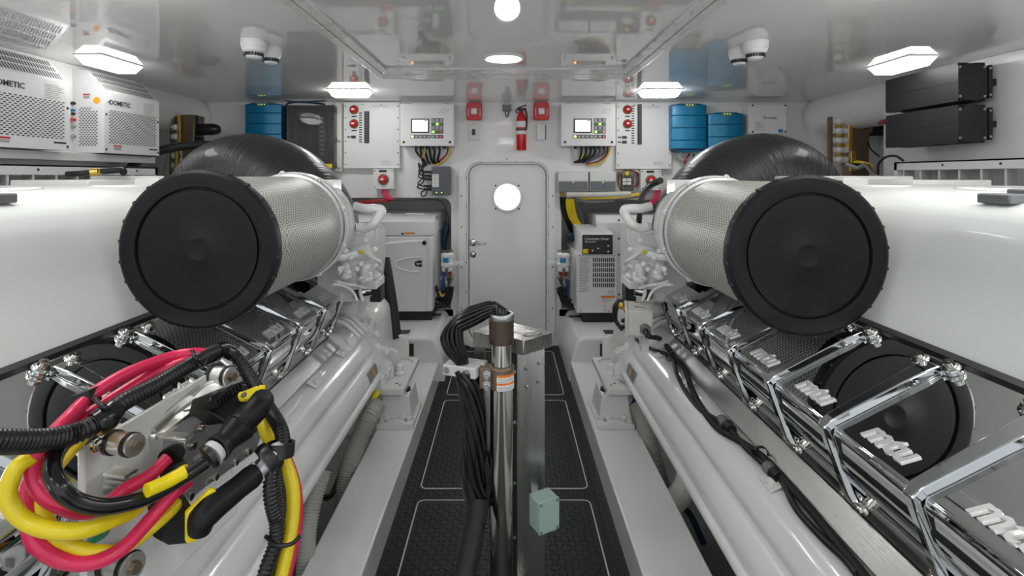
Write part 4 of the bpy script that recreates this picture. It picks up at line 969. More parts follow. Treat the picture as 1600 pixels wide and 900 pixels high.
# left: mirrored order, motor towards the aisle
Y = 3.6
t = thing('water_manifold', 'bronze and brass valve manifold with a black motor in the left aft corner', 'manifold', (-2.25, Y, 1.29), 'bronze plate manifolds in the aft corners')
ax = lambda px: at(px, 0, Y).x
q = MB(); q.box(ax(286), ax(304), Y - .01, Y + .12, 1.29, 1.755); q.build('brown_plate', 'bronze', t, bevel=.004)
q = MB(); q.box(ax(279.5), ax(284.5), Y - .02, Y + .02, 1.50, 1.755); q.box(ax(277), ax(281), Y - .03, Y, 1.34, 1.52); q.build('brass_plate', 'brass', t, bevel=.002)
q = MB()
for k in range(5): q.cyl((ax(270), Y, 1.40 + k * .067), (ax(280), Y, 1.40 + k * .067), .022, n=12); q.ball((ax(275), Y, 1.40 + k * .067), .03, 12, (.8, 1, .8))
q.build('white_valve', 'powder', t)
q = MB(); q.prism([(ax(267), 1.30), (ax(268.5), 1.66), (ax(276), 1.74), (ax(276), 1.72), (ax(270), 1.64), (ax(269), 1.30)], 'y', Y - .02, Y + .04); q.build('end_plate', 'bronze', t)
q = MB(); q.lathe([(0, 0), (.042, 0), (.042, .11), (.034, .135), (.028, .145), (0, .147)], (ax(306), Y + .03, 1.655), (1, 0, 0), 24); q.mi(1); q.cyl((ax(304), Y + .03, 1.655), (ax(306.5), Y + .03, 1.655), .040, n=20); q.build('motor', ['black', 'galv'], t)
q = MB(); q.box(ax(305), ax(312), Y, Y + .05, 1.44, 1.60); q.box(ax(310), ax(312), Y - .03, Y - .02, 1.42, 1.75); q.build('motor_bracket', 'black', t)
q = MB(); q.tube([at(200, 268, 2.9), at(212, 255, 3.0), at(235, 240, 3.1), at(270, 231, 3.2), at(300, 227, 3.25), at(330, 226, 3.3)], .026, n=14); tag(q.build('hose', 'matblack'), 'thick black hose running behind the left air conditioning units', 'hose')
q = MB()
for k, (r0, m_) in enumerate(((.014, 0), (.008, 1), (.006, 1), (.01, 2))): q.mi(m_); q.tube([at(1322 + k * 4, 256, 3.4), at(1340, 262 - k * 3, 3.35), at(1352 + k * 3, 258, 3.3), at(1362, 268, 3.2), at(1370, 275, 3.1)], r0, n=8)
tag(q.build('cable_bundle', ['galv', 'black', 'yellow']), 'tangle of wires below the bronze manifold in the right aft corner', 'cables')

# ================================================================== ENGINES
def engine(s, sh, FX, FZ, FY, label):
    """s side (+1 right), sh outward shift; cross-section designed for the right side and mirrored."""
    root = thing('marine_engine', label, 'engine', (s * 1.2, 1.4, .10), 'pair of marine diesel engines')
    def B(mb, name, mats, parent=root, **k):
        if s < 0: mb.mirror()
        return mb.build(name, mats, parent, **k)
    ID = Vector((.692 + sh, 0, .783)); U = Vector((.881, 0, .474)).normalized(); V = Vector((.36, 0, -.933)).normalized(); NU = Vector((-.474, 0, .881)).normalized()
    WU = .2985; HV = .165
    ys = [.87 + .239 * k for k in range(-3, 7)]
    # valve covers, one per cylinder
    for k in range(len(ys) - 1):
        y0, y1 = ys[k] + .004, ys[k + 1] - .004
        q = MB()
        c_ = .010
        prof = [ID + U * c_, ID + U * (WU), ID + U * WU + V * (.06), ID + U * (WU * .9) + V * (HV + .03), ID + V * (HV) + U * .02, ID + V * HV, ID + V * (HV * .74) , ID + V * (HV * .70) + NU * (-.0) - U * .004, ID + V * (HV * .36) - U * .004, ID + V * (HV * .30), ID + V * c_]
        q.loft([Vector((p.x, y0, p.z)) for p in prof], [Vector((p.x, y1, p.z)) for p in prof])
        cov = B(q, 'valve_cover', 'chrome', bevel=.005, seg=3)
        q = MB(); yc = (y0 + y1) / 2; cpos = ID + U * .055 + NU * .0006; cpos.y = yc
        q.text('mtu', .070, cpos, (0, -1, 0), U, .003, .0013, .28)
        if s < 0:   # keep the word readable after mirroring
            q.v = [Vector((v.x, 2 * yc - v.y, v.z)) for v in q.v]
        if s < 0: q.mirror()
        q.build('embossed_lettering', 'chromesatin', cov)
    # clamp arms
    for k, y in enumerate(ys[1:]):
        q = MB()
        def sect(p, w, n1, h): return [Vector((p.x, y - w, p.z)), Vector((p.x, y + w, p.z)), Vector((p.x, y + w * .78, p.z)) + n1 * h, Vector((p.x, y - w * .78, p.z)) + n1 * h]
        NV = Vector((-V.z, 0, V.x)); NV = Vector((-.933, 0, -.36))
        path = [(ID + U * (WU - .03), .024, NU, .012), (ID + U * (WU - .07), .024, NU, .017), (ID + U * .17, .020, NU, .017), (ID + U * .06, .017, NU, .017), (ID + U * .015, .015, (NU + NV * .3).normalized(), .016),
                (ID + V * .005, .014, (NU + NV).normalized(), .016), (ID + V * .03, .013, NV, .014), (ID + V * .09, .012, NV, .014), (ID + V * (HV - .02), .014, NV, .016), (ID + V * (HV + .012), .022, NV, .012)]
        S = [sect(*p) for p in path]
        for i in range(len(S) - 1): 
            n0 = len(q.v)
        vs = [v for f in S for v in f]; fs = []
        for i in range(len(S) - 1):
            for j in range(4): fs.append((i * 4 + j, i * 4 + (j + 1) % 4, (i + 1) * 4 + (j + 1) % 4, (i + 1) * 4 + j))
        fs += [(3, 2, 1, 0), tuple(range(len(vs) - 4, len(vs)))]
        q.add(vs, fs)
        # lugs at the outboard end
        for dy in (-.036, .030):
            p = ID + U * (WU - .022 - (0 if dy < 0 else .012)); p.y = y + dy
            q.lathe([(0, 0), (.019, 0), (.019, .010), (.016, .014), (0, .014)], p, NU, 18)
        p = ID + U * (WU - .03); p.y = y; q.obox(p + NU * .006, U, (0, 1, 0), NU, .016, .034, .005)
        arm = B(q, 'clamp_arm', 'chromebar', bevel=.004, seg=3, sharp=25)
        q = MB()
        for dy in (-.036, .030):
            p = ID + U * (WU - .022 - (0 if dy < 0 else .012)); p.y = y + dy; q.bolt(p + NU * .013, NU, .0105, .013)
        for dy in (-.028, .028):
            p = ID + V * (HV + .008); p.y = y + dy; q.lathe([(0, 0), (.014, 0), (.012, .006), (0, .006)], p, NV, 14); q.bolt(p + NV * .005, NV, .008, .008)
        B(q, 'clamp_bolt', 'steelpol', arm)
    # dark gasket rails either side of the covers
    q = MB(); p0 = ID + U * (WU + .004); q.prism([(p0.x - .01, p0.z - .02), (p0.x - .002, p0.z + .006), (p0.x + .016, p0.z + .012), (p0.x + .03, p0.z - .03)], 'y', .1, 2.35)
    p1 = ID + V * (HV + .004)
    q.prism([(p1.x + .008, p1.z + .02), (p1.x + .006, p1.z - .03), (p1.x + .05, p1.z - .05), (p1.x + .06, p1.z)], 'y', .1, 2.35)
    B(q, 'gasket_rail', 'black')
    q = MB(); q.prism([(p1.x - .001, p1.z + .012), (p1.x + .0035, p1.z - .020), (p1.x + .012, p1.z - .024), (p1.x + .012, p1.z + .012)], 'y', .1, 2.33)
    B(q, 'cover_skirt', 'chrome', bevel=.0015)
    # aluminium rail
    a_, b_ = Vector((.757 + sh, 0, .600)), Vector((.708 + sh, 0, .556))
    q = MB(); nn = Vector((-.045, 0, .05)).normalized() * .010
    q.prism([(a_.x, a_.z), (b_.x, b_.z), (b_.x - nn.x, b_.z - nn.z - .012), (a_.x + .02, a_.z - .02)], 'y', .1, 2.56)
    B(q, 'cover_rail', 'alu', bevel=.002)
    # intake / water manifold with flutes
    pf = [(.735, .535), (.712, .545), (.695, .546), (.68, .545), (.655, .535), (.632, .512), (.618, .490), (.612, .476), (.6145, .468), (.6135, .460), (.604, .452), (.590, .438), (.577, .418), (.571, .398), (.571, .386), (.575, .378), (.570, .372), (.562, .368), (.558, .358), (.562, .345), (.575, .336), (.60, .325), (.66, .30), (.74, .28), (.80, .40), (.80, .56)]
    q = MB(); q.prism([(a + sh, b) for a, b in pf], 'y', .1, 2.50)
    B(q, 'intake_manifold', 'paint', sharp=70)
    # casting lugs with translucent plugs along the top
    q = MB()
    for y in (1.30, 1.62, 1.92, 2.24):
        q.prism([(.655 + sh, .537), (.695 + sh, .557), (.697 + sh, .562), (.655 + sh, .542)], 'y', y - .03, y + .03)
        q.lathe([(0, 0), (.014, 0), (.012, .010), (0, .012)], (.672 + sh, y, .547), (-.45, 0, .9), 16)
    B(q, 'manifold_lug', 'paint2', bevel=.002)
    # end flange with ears
    q = MB(); fl_ = [(a + sh, b) for a, b in ((.70, .60), (.655, .595), (.62, .565), (.60, .56), (.585, .53), (.60, .50), (.585, .48), (.55, .475), (.538, .45), (.56, .42), (.548, .395), (.53, .37), (.535, .34), (.565, .325), (.62, .31), (.80, .28), (.82, .60))]
    q.prism(fl_, 'y', 2.50, 2.555)
    for (a, b) in ((.60, .545), (.548, .455), (.545, .355)): q.bolt((a + sh, 2.50, b), (0, -1, 0), .012, .010)
    B(q, 'manifold_flange', 'paint', bevel=.008, seg=3)
    # rear gear housing behind
    q = MB(); q.prism([(a + sh, b) for a, b in ((.60, .62), (.64, .66), (.80, .72), (1.6, .72), (1.6, .2), (.62, .2), (.58, .40))], 'y', 2.555, 2.85)
    q.prism([(a + sh, b) for a, b in ((.64, .52), (.70, .60), (.80, .62), (.80, .40), (.66, .36))], 'y', 2.30, 2.60)
    B(q, 'gear_housing', 'paint2', bevel=.03, seg=3)
    q = MB()   # ribs and bolts on it
    for k in range(4): q.tube([(.60 + sh + .0 + k * .03, 2.548, .60 + k * .02), (.615 + sh + k * .03, 2.56, .50 + k * .02), (.60 + sh + k * .03, 2.55, .44)], .008, n=8)
    for k in range(3): q.tube([(.615 + sh, 2.30 + k * .05, .60), (.68 + sh, 2.30 + k * .05, .66), (.75 + sh, 2.33 + k * .05, .67)], .009, n=8)
    B(q, 'housing_rib', 'paint')
    q = MB(); q.box(.585 + sh, .588 + sh, 0, 0, 0, 0) if False else None
    pA = [(.578 + sh, .432), (.5685 + sh, .404), (.5685 + sh, .386)]
    q.add([(.583 + sh, 2.30, .436), (.5735 + sh, 2.30, .416), (.5685 + sh, 2.30, .388), (.583 + sh, 2.44, .436), (.5735 + sh, 2.44, .416), (.5685 + sh, 2.44, .388)], [(0, 1, 4, 3), (1, 2, 5, 4)])
    q.mi(1); q.lathe([(0, 0), (.016, 0), (.016, .001), (.008, .002), (0, .002)], (.5725 + sh, 2.37, .414), (-1, 0, .35), 18)
    B(q, 'rating_plate', ['galv', 'brass'])
    # block and sump
    q = MB(); q.prism([(a + sh, b) for a, b in ((.66, .30), (.76, .50), (1.72, .50), (1.72, .20), (1.6, -.05), (1.45, -.20), (.95, -.20), (.82, -.05), (.74, .12))], 'y', .1, 2.56)
    B(q, 'engine_block', 'paint2', bevel=.02)
    q = MB(); q.prism([(a + sh, b) for a, b in ((.78, .55), (.97, .90), (1.55, .90), (1.7, .45))], 'y', .1, 2.35)
    B(q, 'cylinder_bank', 'matblack')
    # outboard casing
    cs = [(.968, .905), (.985, .945), (1.02, 1.02), (1.046, 1.11), (1.060, 1.18), (1.075, 1.225), (1.10, 1.255), (1.15, 1.272), (1.25, 1.285), (1.5, 1.295), (1.8, 1.29), (1.93, 1.26), (1.96, 1.15), (1.96, .90)]
    q = MB(); q.prism([(a + sh, b) for a, b in cs], 'y', .1, 2.42)
    B(q, 'top_casing', 'casing', sharp=60, bevel=.01)
    q = MB()   # embossed ovals and rails on the casing top
    for y in (1.35, 1.9):
        q.prism([(1.35 + sh + .10 * math.cos(a * PI / 12), y + .16 * math.sin(a * PI / 12)) for a in range(24)], 'z', 1.28, 1.294)
    q.box(1.55 + sh, 1.85 + sh, 1.95, 2.35, 1.28, 1.31)
    q.box(1.2 + sh, 1.75 + sh, 2.2, 2.3, 1.28, 1.325); q.box(1.35 + sh, 1.45 + sh, 2.05, 2.12, 1.28, 1.318)
    B(q, 'casing_boss', 'paint', bevel=.006)
    q = MB()
    q.box(1.10 + sh, 1.24 + sh, 1.12, 1.20, 1.262, 1.285); q.box(1.15 + sh, 1.2 + sh, 1.13, 1.18, 1.28, 1.296)
    B(q, 'clamp_bracket', 'dingrey', bevel=.004)
    # air filter
    fc = Vector((FX + sh, FY, FZ)); Rr = .2135; L = .588 * (FY / 1.35)
    q = MB(); q.lathe([(.195, .02), (.195, L)], fc, (0, 1, 0), 96)
    filt = B(q, 'air_filter', 'mesh')
    q = MB(); d_ = (0, 1, 0)
    prof = [(0, .006), (.024, .006), (.027, .0045), (.033, .0045), (.036, .006), (.10, .0065), (.125, .0045), (.160, .004), (.162, .010), (.1655, .010), (.168, .001), (.172, .0), (.205, .0), (Rr, .006), (Rr + .001, .022), (Rr - .002, .04), (.197, .042)]
    q.lathe(prof, fc, d_, 96)
    for k in range(24):
        a = 2 * PI * k / 24 + .1; e = Vector((math.cos(a), 0, math.sin(a)))
        q.mi(1); q.obox(fc + e * (Rr - .001) + Vector((0, .018, 0)), e, (0, 1, 0), e.cross(Vector((0, 1, 0))), .004, .012, .004)
    B(q, 'end_cap', ['rubber', 'ink'], filt, sharp=35)
    q = MB(); q.lathe([(.195, L - .012), (.205, L - .010), (.207, L + .004), (.200, L + .012), (.19, L + .012)], fc, d_, 72); B(q, 'clamp_band', 'galv', filt)
    # compressor housing
    q = MB(); q.lathe([(.19, L + .008), (.212, L + .010), (.214, L + .035), (.205, L + .05), (.200, L + .10), (.195, L + .17), (.18, L + .22), (.14, L + .25), (0, L + .25)], fc, d_, 64)
    for k in range(9):
        a = 2 * PI * k / 9; q.bolt(fc + Vector((math.cos(a) * .208, L + .009, math.sin(a) * .208)), (0, -1, 0), .010, .010)
    Yr = FY + L
    q.box(FX + sh - .13, FX + sh + .05, Yr + .10, Yr + .20, 1.25, 1.31)
    B(q, 'compressor_housing', 'paint', bevel=.008, seg=3, sharp=50)
    # wrapped exhaust elbow
    q = MB(); cx = 1.32 + sh * .3
    q.tube([(cx - .42, 2.50, .90), (cx - .36, 2.55, 1.10), (cx - .20, 2.62, 1.235), (cx + .0, 2.66, 1.285), (cx + .16, 2.68, 1.24), (cx + .24, 2.68, 1.05), (cx + .26, 2.68, .8)], [.20, .22, .245, .262, .24, .21, .2], n=56, k=12)
    B(q, 'exhaust_elbow', 'wrap')
    q = MB()
    q.box(.66 + sh, 1.7, 2.42, 3.0, .6, 1.05); B(q, 'rear_housing', 'paint2', bevel=.03)
    # pumps, filters and pipes at the rear inboard corner
    def R3(px, py, Y): # from right-hand picture coordinates
        p = at(px, py, Y); return (p.x + sh * .8, p.y, p.z)
    q = MB(); q.lathe([(0, 0), (.034, 0), (.036, .01), (.036, .09), (.03, .10), (.045, .102), (.045, .125), (.03, .13), (0, .13)], R3(992, 392, 2.25), (.85, -.1, -.25), 24); q.mi(1)
    c0 = Vector(R3(1006, 393, 2.21)); q.prism([(c0.x - .012, c0.z - .010), (c0.x + .012, c0.z - .010), (c0.x, c0.z + .012)], 'y', c0.y - .004, c0.y - .002)
    B(q, 'sensor_housing', ['paint', 'yellowc'])
    q = MB(); q.box(R3(1012, 0, 2.3)[0], .80 + sh, 2.28, 2.42, R3(0, 470, 2.3)[2], R3(0, 385, 2.3)[2])
    q.lathe([(0, 0), (.045, 0), (.05, .02), (.045, .03), (.045, .10), (.05, .11), (.03, .13), (0, .13)], R3(1018, 450, 2.25), (0, 0, 1), 20)
    q.lathe([(0, 0), (.03, 0), (.034, .015), (.026, .02), (.026, .07), (.016, .08), (0, .08)], R3(1000, 440, 2.2), (0, 0, 1), 16)
    q.lathe([(0, 0), (.022, 0), (.026, .015), (.016, .02), (.016, .06), (0, .06)], R3(1030, 436, 2.1), (0, 0, 1), 16)
    q.lathe([(0, 0), (.02, 0), (.024, .015), (.018, .02), (.018, .05), (0, .05)], R3(985, 435, 2.35), (0, 0, 1), 16)
    q.box(R3(975, 0, 2.4)[0], R3(1035, 0, 2.4)[0], 2.3, 2.45, R3(0, 445, 2.4)[2], R3(0, 433, 2.4)[2])
    q.box(R3(990, 0, 2.35)[0], R3(1020, 0, 2.35)[0], 2.26, 2.42, R3(0, 385, 2.35)[2], R3(0, 360, 2.35)[2])
    B(q, 'fuel_pump', 'paint', bevel=.006, seg=2)
    q = MB()
    q.tube([R3(1018, 322, 2.25), R3(1000, 326, 2.25), R3(982, 326, 2.25), R3(975, 330, 2.25), R3(985, 348, 2.2), R3(1000, 357, 2.2), R3(1012, 354, 2.2)], .020, n=14)
    q.tube([R3(983, 356, 2.3), R3(983, 375, 2.3), R3(990, 390, 2.3), R3(999, 405, 2.25), R3(1012, 415, 2.2)], .008, n=10)
    q.tube([R3(1000, 395, 2.2), R3(985, 405, 2.2), R3(976, 412, 2.25), R3(978, 422, 2.25), R3(985, 415, 2.2), R3(995, 430, 2.2), R3(1010, 436, 2.15)], .009, n=10)
    q.tube([R3(1050, 402, 2.05), R3(1030, 402, 2.1), R3(1015, 398, 2.15)], .016, n=12)
    q.tube([R3(1003, 430, 2.2), R3(1008, 455, 2.2), R3(1004, 470, 2.2)], .008, n=10)
    q.tube([R3(1040, 428, 2.05), R3(1033, 415, 2.1), R3(1024, 408, 2.15)], .007, n=10)
    q.tube([R3(1045, 440, 2.05), R3(1030, 444, 2.1), R3(1015, 446, 2.15), R3(1000, 450, 2.2)], .007, n=10)
    q.tube([R3(1012, 470, 2.1), R3(1020, 455, 2.1), R3(1036, 446, 2.05), R3(1050, 445, 2.0)], .006, n=10)
    B(q, 'fuel_pipe', 'paint')
    q = MB()
    for (a, b, Y_) in ((985, 390, 2.2), (992, 428, 2.15), (1012, 420, 2.1), (1025, 425, 2.05), (1022, 402, 2.1), (1006, 412, 2.1), (1038, 420, 2.0), (1000, 375, 2.2), (1030, 392, 2.1)):
        q.lathe([(0, 0), (.012, 0), (.012, .010), (.008, .014), (0, .014)], R3(a, b, Y_), (-.3, -1, 0), 6)
    B(q, 'pipe_union', 'paint', sharp=20)
    q = MB(); q.lathe([(0, 0), (.028, 0), (.030, .01), (.030, .075), (0, .08)], R3(992, 453, 2.35), (1, -.35, -.15), 22)
    B(q, 'cover_end_cap', 'chromebar')
    q = MB(); q.lathe([(0, 0), (.034, 0), (.034, .03), (.02, .04), (0, .04)], R3(1006, 455, 2.27), (1, -.35, -.15), 18); q.box(R3(975, 0, 2.45)[0], R3(992, 0, 2.45)[0], 2.42, 2.5, R3(0, 470, 2.45)[2], R3(0, 440, 2.45)[2])
    B(q, 'alternator', 'black', bevel=.004)
    # mount: feet, isolator and bracket plates
    q = MB(); x0, x1 = .43 + sh * .3, .605 + sh * .3
    q.prism([(x0, .125), (x0, .15), (x0 + .04, .155), (x0 + .06, .17), (x1 - .06, .17), (x1 - .04, .155), (x1, .15), (x1, .125)], 'y', 2.42, 2.66)
    for yy in (2.45, 2.63):
        for xx in (x0 + .022, x1 - .022): q.lathe([(0, 0), (.022, 0), (.022, .006), (.016, .008), (.016, .026), (0, .028)], (xx, yy, .15), (0, 0, 1), 14)
    B(q, 'mount_base', 'paint2', bevel=.006)
    q = MB(); q.loft([(x0 + .01, 2.44, .165), (x1 - .01, 2.44, .165), (x1 - .01, 2.65, .165), (x0 + .01, 2.65, .165)], [(x0 + .028, 2.46, .272), (x1 - .02, 2.46, .272), (x1 - .02, 2.64, .272), (x0 + .028, 2.64, .272)])
    for xx in (x0 + .04, x1 - .06): q.box(xx, xx + .03, 2.432, 2.45, .16, .185)
    B(q, 'mount_isolator', 'paint2', bevel=.008, seg=3)
    q = MB(); q.lathe([(0, 0), (.026, 0), (.024, .012), (.012, .016), (0, .016)], (x0 + .055, 2.52, .272), (0, 0, 1), 18); B(q, 'isolator_bolt', 'black')
    q = MB(); q.box(.475 + sh * .3, .72, 2.43, 2.86, .285, .312); q.mi(1)
    for (a, b) in ((.505, 2.48), (.525, 2.50), (.505, 2.80), (.525, 2.82)): q.lathe([(0, 0), (.006, 0), (.006, .001), (0, .001)], (a + sh * .3, b, .312), (0, 0, 1), 10)
    B(q, 'bracket_plate', ['paint', 'ink'], bevel=.004)
    q = MB()
    for yy, xx, zz in ((2.56, .555, .405), (2.66, .545, .425), (2.83, .530, .445)):
        P = [(xx + sh * .3, .312), (xx + sh * .3, zz - .05), (xx + sh * .3 + .012, zz - .015), (xx + sh * .3 + .04, zz), (.72, zz), (.72, .312)]
        q.prism(P, 'y', yy, yy + .022)
    q.box(.58 + sh * .3, .72, 2.44, 2.60, .312, .36)
    q.lathe([(0, 0), (.028, 0), (.028, .012), (.02, .014), (.02, .05), (.016, .054), (0, .054)], (.535 + sh * .3, 2.62, .312), (0, 0, 1), 16)
    B(q, 'bracket_web', 'paint', bevel=.005)
    return root
ER = engine(1, 0.0, .798, 1.114, 1.35, 'white and chrome marine engine right of the walkway, carrying a pale grey junction box')
EL = engine(-1, .045, .785, 1.128, 1.37, 'white and chrome marine engine left of the walkway, behind the coloured cable loops')

# ================================================================== RIGHT ENGINE: JUNCTION BOX AND CABLES
t = thing('junction_box', 'pale grey plastic junction box with a round cable gland, on the right engine', 'junction box', (.58, 2.2, .60))
q = MB(); ang = math.radians(12); Ux = Vector((math.cos(ang), -math.sin(ang), 0)); Uy = Vector((math.sin(ang), math.cos(ang), 0))
cc = Vector((.552, 2.13, .733)); q.obox(cc, Ux, Uy, (0, 0, 1), .049, .080, .052); q.build('box_body', 'cream', t, bevel=.006)
q = MB(); q.obox(cc - Ux * .053, Ux, Uy, (0, 0, 1), .006, .082, .054); q.build('box_lid', 'cream', t, bevel=.004)
q = MB(); 
for u in (-.04, .04): q.lathe([(.020, 0), (.024, 0), (.024, .003), (.020, .003)], cc + Uy * u + Vector((0, 0, .052)), (0, 0, 1), 20)
q.build('knockout', 'cream', t)
q = MB(); gp = cc - Uy * .080 + Ux * .018 - Vector((0, 0, .02)); q.lathe([(0, 0), (.024, 0), (.024, .012), (.02, .014), (.02, .028), (0, .03)], gp, -Uy, 6); q.mi(1); q.cyl(gp - Uy * .028, gp - Uy * .06 + Vector((.006, 0, -.01)), .013, .010, 12); q.build('cable_gland', ['dingrey', 'black'], t)
q = MB(); q.obox(cc + Vector((.035, .06, -.10)), (1, 0, 0), (0, 1, 0), (0, 0, 1), .015, .02, .055); q.build('stand_bracket', 'paint', t)
q = MB()
for py in (498, 508): q.cyl(at(984, py, 2.25), at(973, py + 3, 2.3), .014, .010, 10)
q.mi(1); q.ball(at(972, 478, 2.35), .018, 10); q.ball(at(978, 484, 2.3), .014, 10); q.build('side_plug', ['black', 'brass'], t)
MP = [(.80, .60), (.735, .585), (.712, .562), (.70, .556), (.68, .550), (.655, .535), (.632, .512), (.618, .490), (.612, .476), (.604, .452), (.577, .418)]
def onman(px, py, X=0, lift=.008):   # point lying on the right manifold's upper flank
    r = (py - 275) / (px - 792)
    for (x0, z0), (x1, z1) in zip(MP[:-1], MP[1:]):
        f0, f1 = EYE - z0 - r * x0, EYE - z1 - r * x1
        if f0 <= 0 <= f1 or f1 <= 0 <= f0:
            u = f0 / (f0 - f1); x, z = x0 + (x1 - x0) * u, z0 + (z1 - z0) * u
            n = Vector((z1 - z0, 0, x0 - x1)).normalized()
            n = n if n.z > 0 else -n
            return (x + n.x * lift - .004, x * F / (px - 792), z + n.z * lift)
    return (X or .68, .68 * F / (px - 792), EYE - r * .68)
gpe = gp - Uy * .06 + Vector((.006, 0, -.01))
def path_on(pts, X=0): return [onman(a, b) for a, b in pts]
c1 = [tuple(gpe)] + path_on([(1037, 533), (1054, 558), (1072, 578), (1085, 612), (1100, 640), (1125, 672), (1160, 694), (1200, 722), (1240, 765), (1275, 805), (1310, 850), (1345, 893), (1362, 915)])
c1 = [Vector(p) for p in c1]
q = MB(); q.tube(c1, .0105, n=12); tag(q.build('cable', 'matblack'), 'smooth black cable from the grey junction box gland along the right engine', 'cable')
c2 = path_on([(996, 531), (1010, 542), (1034, 552), (1052, 561), (1060, 585), (1075, 615), (1098, 643), (1122, 658), (1142, 672), (1165, 700), (1188, 722), (1212, 742), (1228, 760), (1250, 800), (1290, 845), (1325, 880), (1345, 905)])
q = MB(); q.tube(c2, .008, n=12, ribs=None); o = tag(q.build('cable', 'black'), 'braided black cable with grey inline connectors along the right engine', 'cable')
q = MB()
for (a, b), (c_, d_) in (((1132, 660), (1147, 676)), ((1203, 734), (1222, 753))):
    A_ = Vector(onman(a, b)); B_ = Vector(onman(c_, d_)); q.mi(0); q.cyl(A_, A_.lerp(B_, .55), .016, n=16); q.mi(1); q.cyl(A_.lerp(B_, .55), B_, .0185, .015, 16); q.cyl(A_, A_.lerp(B_, -.12), .014, n=14)
q.build('inline_connector', ['dingrey', 'black'], o)
for a, b, lb in ((1052, 560, 'upper black cable tie on the right engine cables'), (1193, 714, 'lower black cable tie on the right engine cables')):
    c_ = Vector(onman(a, b)); q = MB(); q.lathe([(.019, -.004), (.022, -.004), (.022, .004), (.019, .004), (.019, -.004)], c_, (.0, -1, -.1), 18); q.box(c_.x - .028, c_.x - .02, c_.y - .006, c_.y + .006, c_.z + .004, c_.z + .016); tag(q.build('cable_tie', 'black'), lb, 'cable tie')

# ================================================================== LEFT FOREGROUND: CONTROL UNIT AND CABLE LOOPS
t = thing('engine_control_unit', 'aluminium engine control unit on a white plate, ringed by coloured cables', 'control unit', at(200, 880, .88))
def hexa(name, mats, quad, off, bevel=.004, parent=t):
    q = MB(); A_ = [at(*p) for p in quad]; o = Vector(off); q.loft(A_, [p + o for p in A_]); return q.build(name, mats, parent, bevel=bevel)
# white mounting plate (top edge from near to far), 8 mm thick
hexa('mounting_plate', 'paint', [(130, 700, .86), (343, 573, 1.20), (372, 800, 1.16), (240, 930, .92), (132, 915, .86)], (-.012, 0, -.004), .004)
def down(name, mats, top, off, bevel=.004): return hexa(name, mats, top, off, bevel)
down('module_body', 'alucast', [(216, 681, .98), (252, 683, .98), (366, 592, 1.17), (326, 588, 1.17)], (0, 0, -.16), .005)
down('heat_sink', 'alucast', [(252, 694, .975), (286, 696, .97), (408, 604, 1.21), (372, 598, 1.21)], (0, 0, -.12), .004)
down('connector_block', 'alucast', [(246, 682, .965), (290, 686, .955), (330, 652, 1.06), (290, 648, 1.07)], (0, 0, -.055), .003)
hexa('front_plate', 'aludark', [(289, 690, .95), (283, 789, .945), (400, 706, 1.18), (420, 650, 1.20), (406, 626, 1.20), (330, 654, 1.04)], (-.05, .012, 0), .003)
PA, PB, PC = at(289, 690, .95), at(283, 789, .945), at(400, 706, 1.18); PN = (PB - PA).cross(PC - PA).normalized()
PN = PN if PN.x > 0 else -PN
def face(px, py, lift=0):   # point on the module's engraved face
    o_ = Vector((0, 0, EYE)); d_ = at(px, py, 1) - o_; return o_ + d_ * ((PA - o_).dot(PN) / d_.dot(PN)) + PN * lift
q = MB()
for (a_, b_) in ((299, 696), (313, 668), (352, 664), (402, 640), (386, 706), (395, 672), (294, 776), (334, 745), (366, 722)): q.bolt(face(a_, b_), PN, .0065, .008)
q.build('cover_screw', 'steelpol', t)
q = MB(); dirv = (face(390, 700) - face(300, 765)).normalized(); upv = PN.cross(dirv); upv = upv if upv.z > 0 else -upv
for s_, px, py in (('CAN1', 312, 712), ('02A', 345, 722), ('X1', 362, 686), ('3B', 300, 745), ('E', 322, 754), ('A', 378, 690)):
    q.text(s_, .013, face(px, py, .0006), dirv, upv, .0003)
q.build('engraved_marks', 'powder2', t)
# rubber isolators
def iso(p, r=.021):
    q = MB(); ax_ = Vector((1, -.28, .05)).normalized(); p = Vector(p)
    q.mi(1); q.cyl(p - ax_ * .036, p - ax_ * .026, r * 1.12, n=24); q.mi(0); q.cyl(p - ax_ * .026, p + ax_ * .004, r, n=24); q.mi(1); q.cyl(p + ax_ * .004, p + ax_ * .012, r * 1.08, n=24); q.mi(0); q.cyl(p + ax_ * .012, p + ax_ * .018, r, n=24); q.mi(2); q.lathe([(0, 0), (r * .45, 0), (r * .45, .008), (0, .008)], p + ax_ * .018, ax_, 6)
    q.build('rubber_isolator', ['alucast', 'black', 'bronze'], t)
iso(at(199, 694, .86), .018); iso(at(352, 588, 1.17), .022); iso(at(196, 884, .86), .022)
q = MB(); 
for p in (at(150, 695, .85), at(336, 578, 1.18)): q.bolt(p, (1, -.3, 0), .009, .010)
q.build('plate_bolt', 'steelpol', t)
q = MB()
for k in range(4): q.obox(at(188, 738 + k * 9, .875), (1, -.2, 0), (.2, 1, 0), (0, 0, 1), .022, .012, .0028)
q.build('cooling_fin', 'alucast', t)
q = MB()
q.tube([at(240, 672, .99), at(285, 632, 1.07), at(322, 604, 1.14), at(350, 590, 1.17)], .005, n=8); q.tube([at(228, 672, .985), at(268, 636, 1.05), at(312, 603, 1.13)], .003, n=8)
q.build('edge_rib', 'alucast', t)
q = MB(); A_ = [at(x, y, Y) + Vector((0, 0, .003)) for x, y, Y in ((262, 643, 1.04), (296, 620, 1.09), (306, 623, 1.09), (272, 647, 1.04))]; q.loft(A_, [p + Vector((0, 0, -.005)) for p in A_]); q.build('paper_label', 'paper', t)
q = MB()
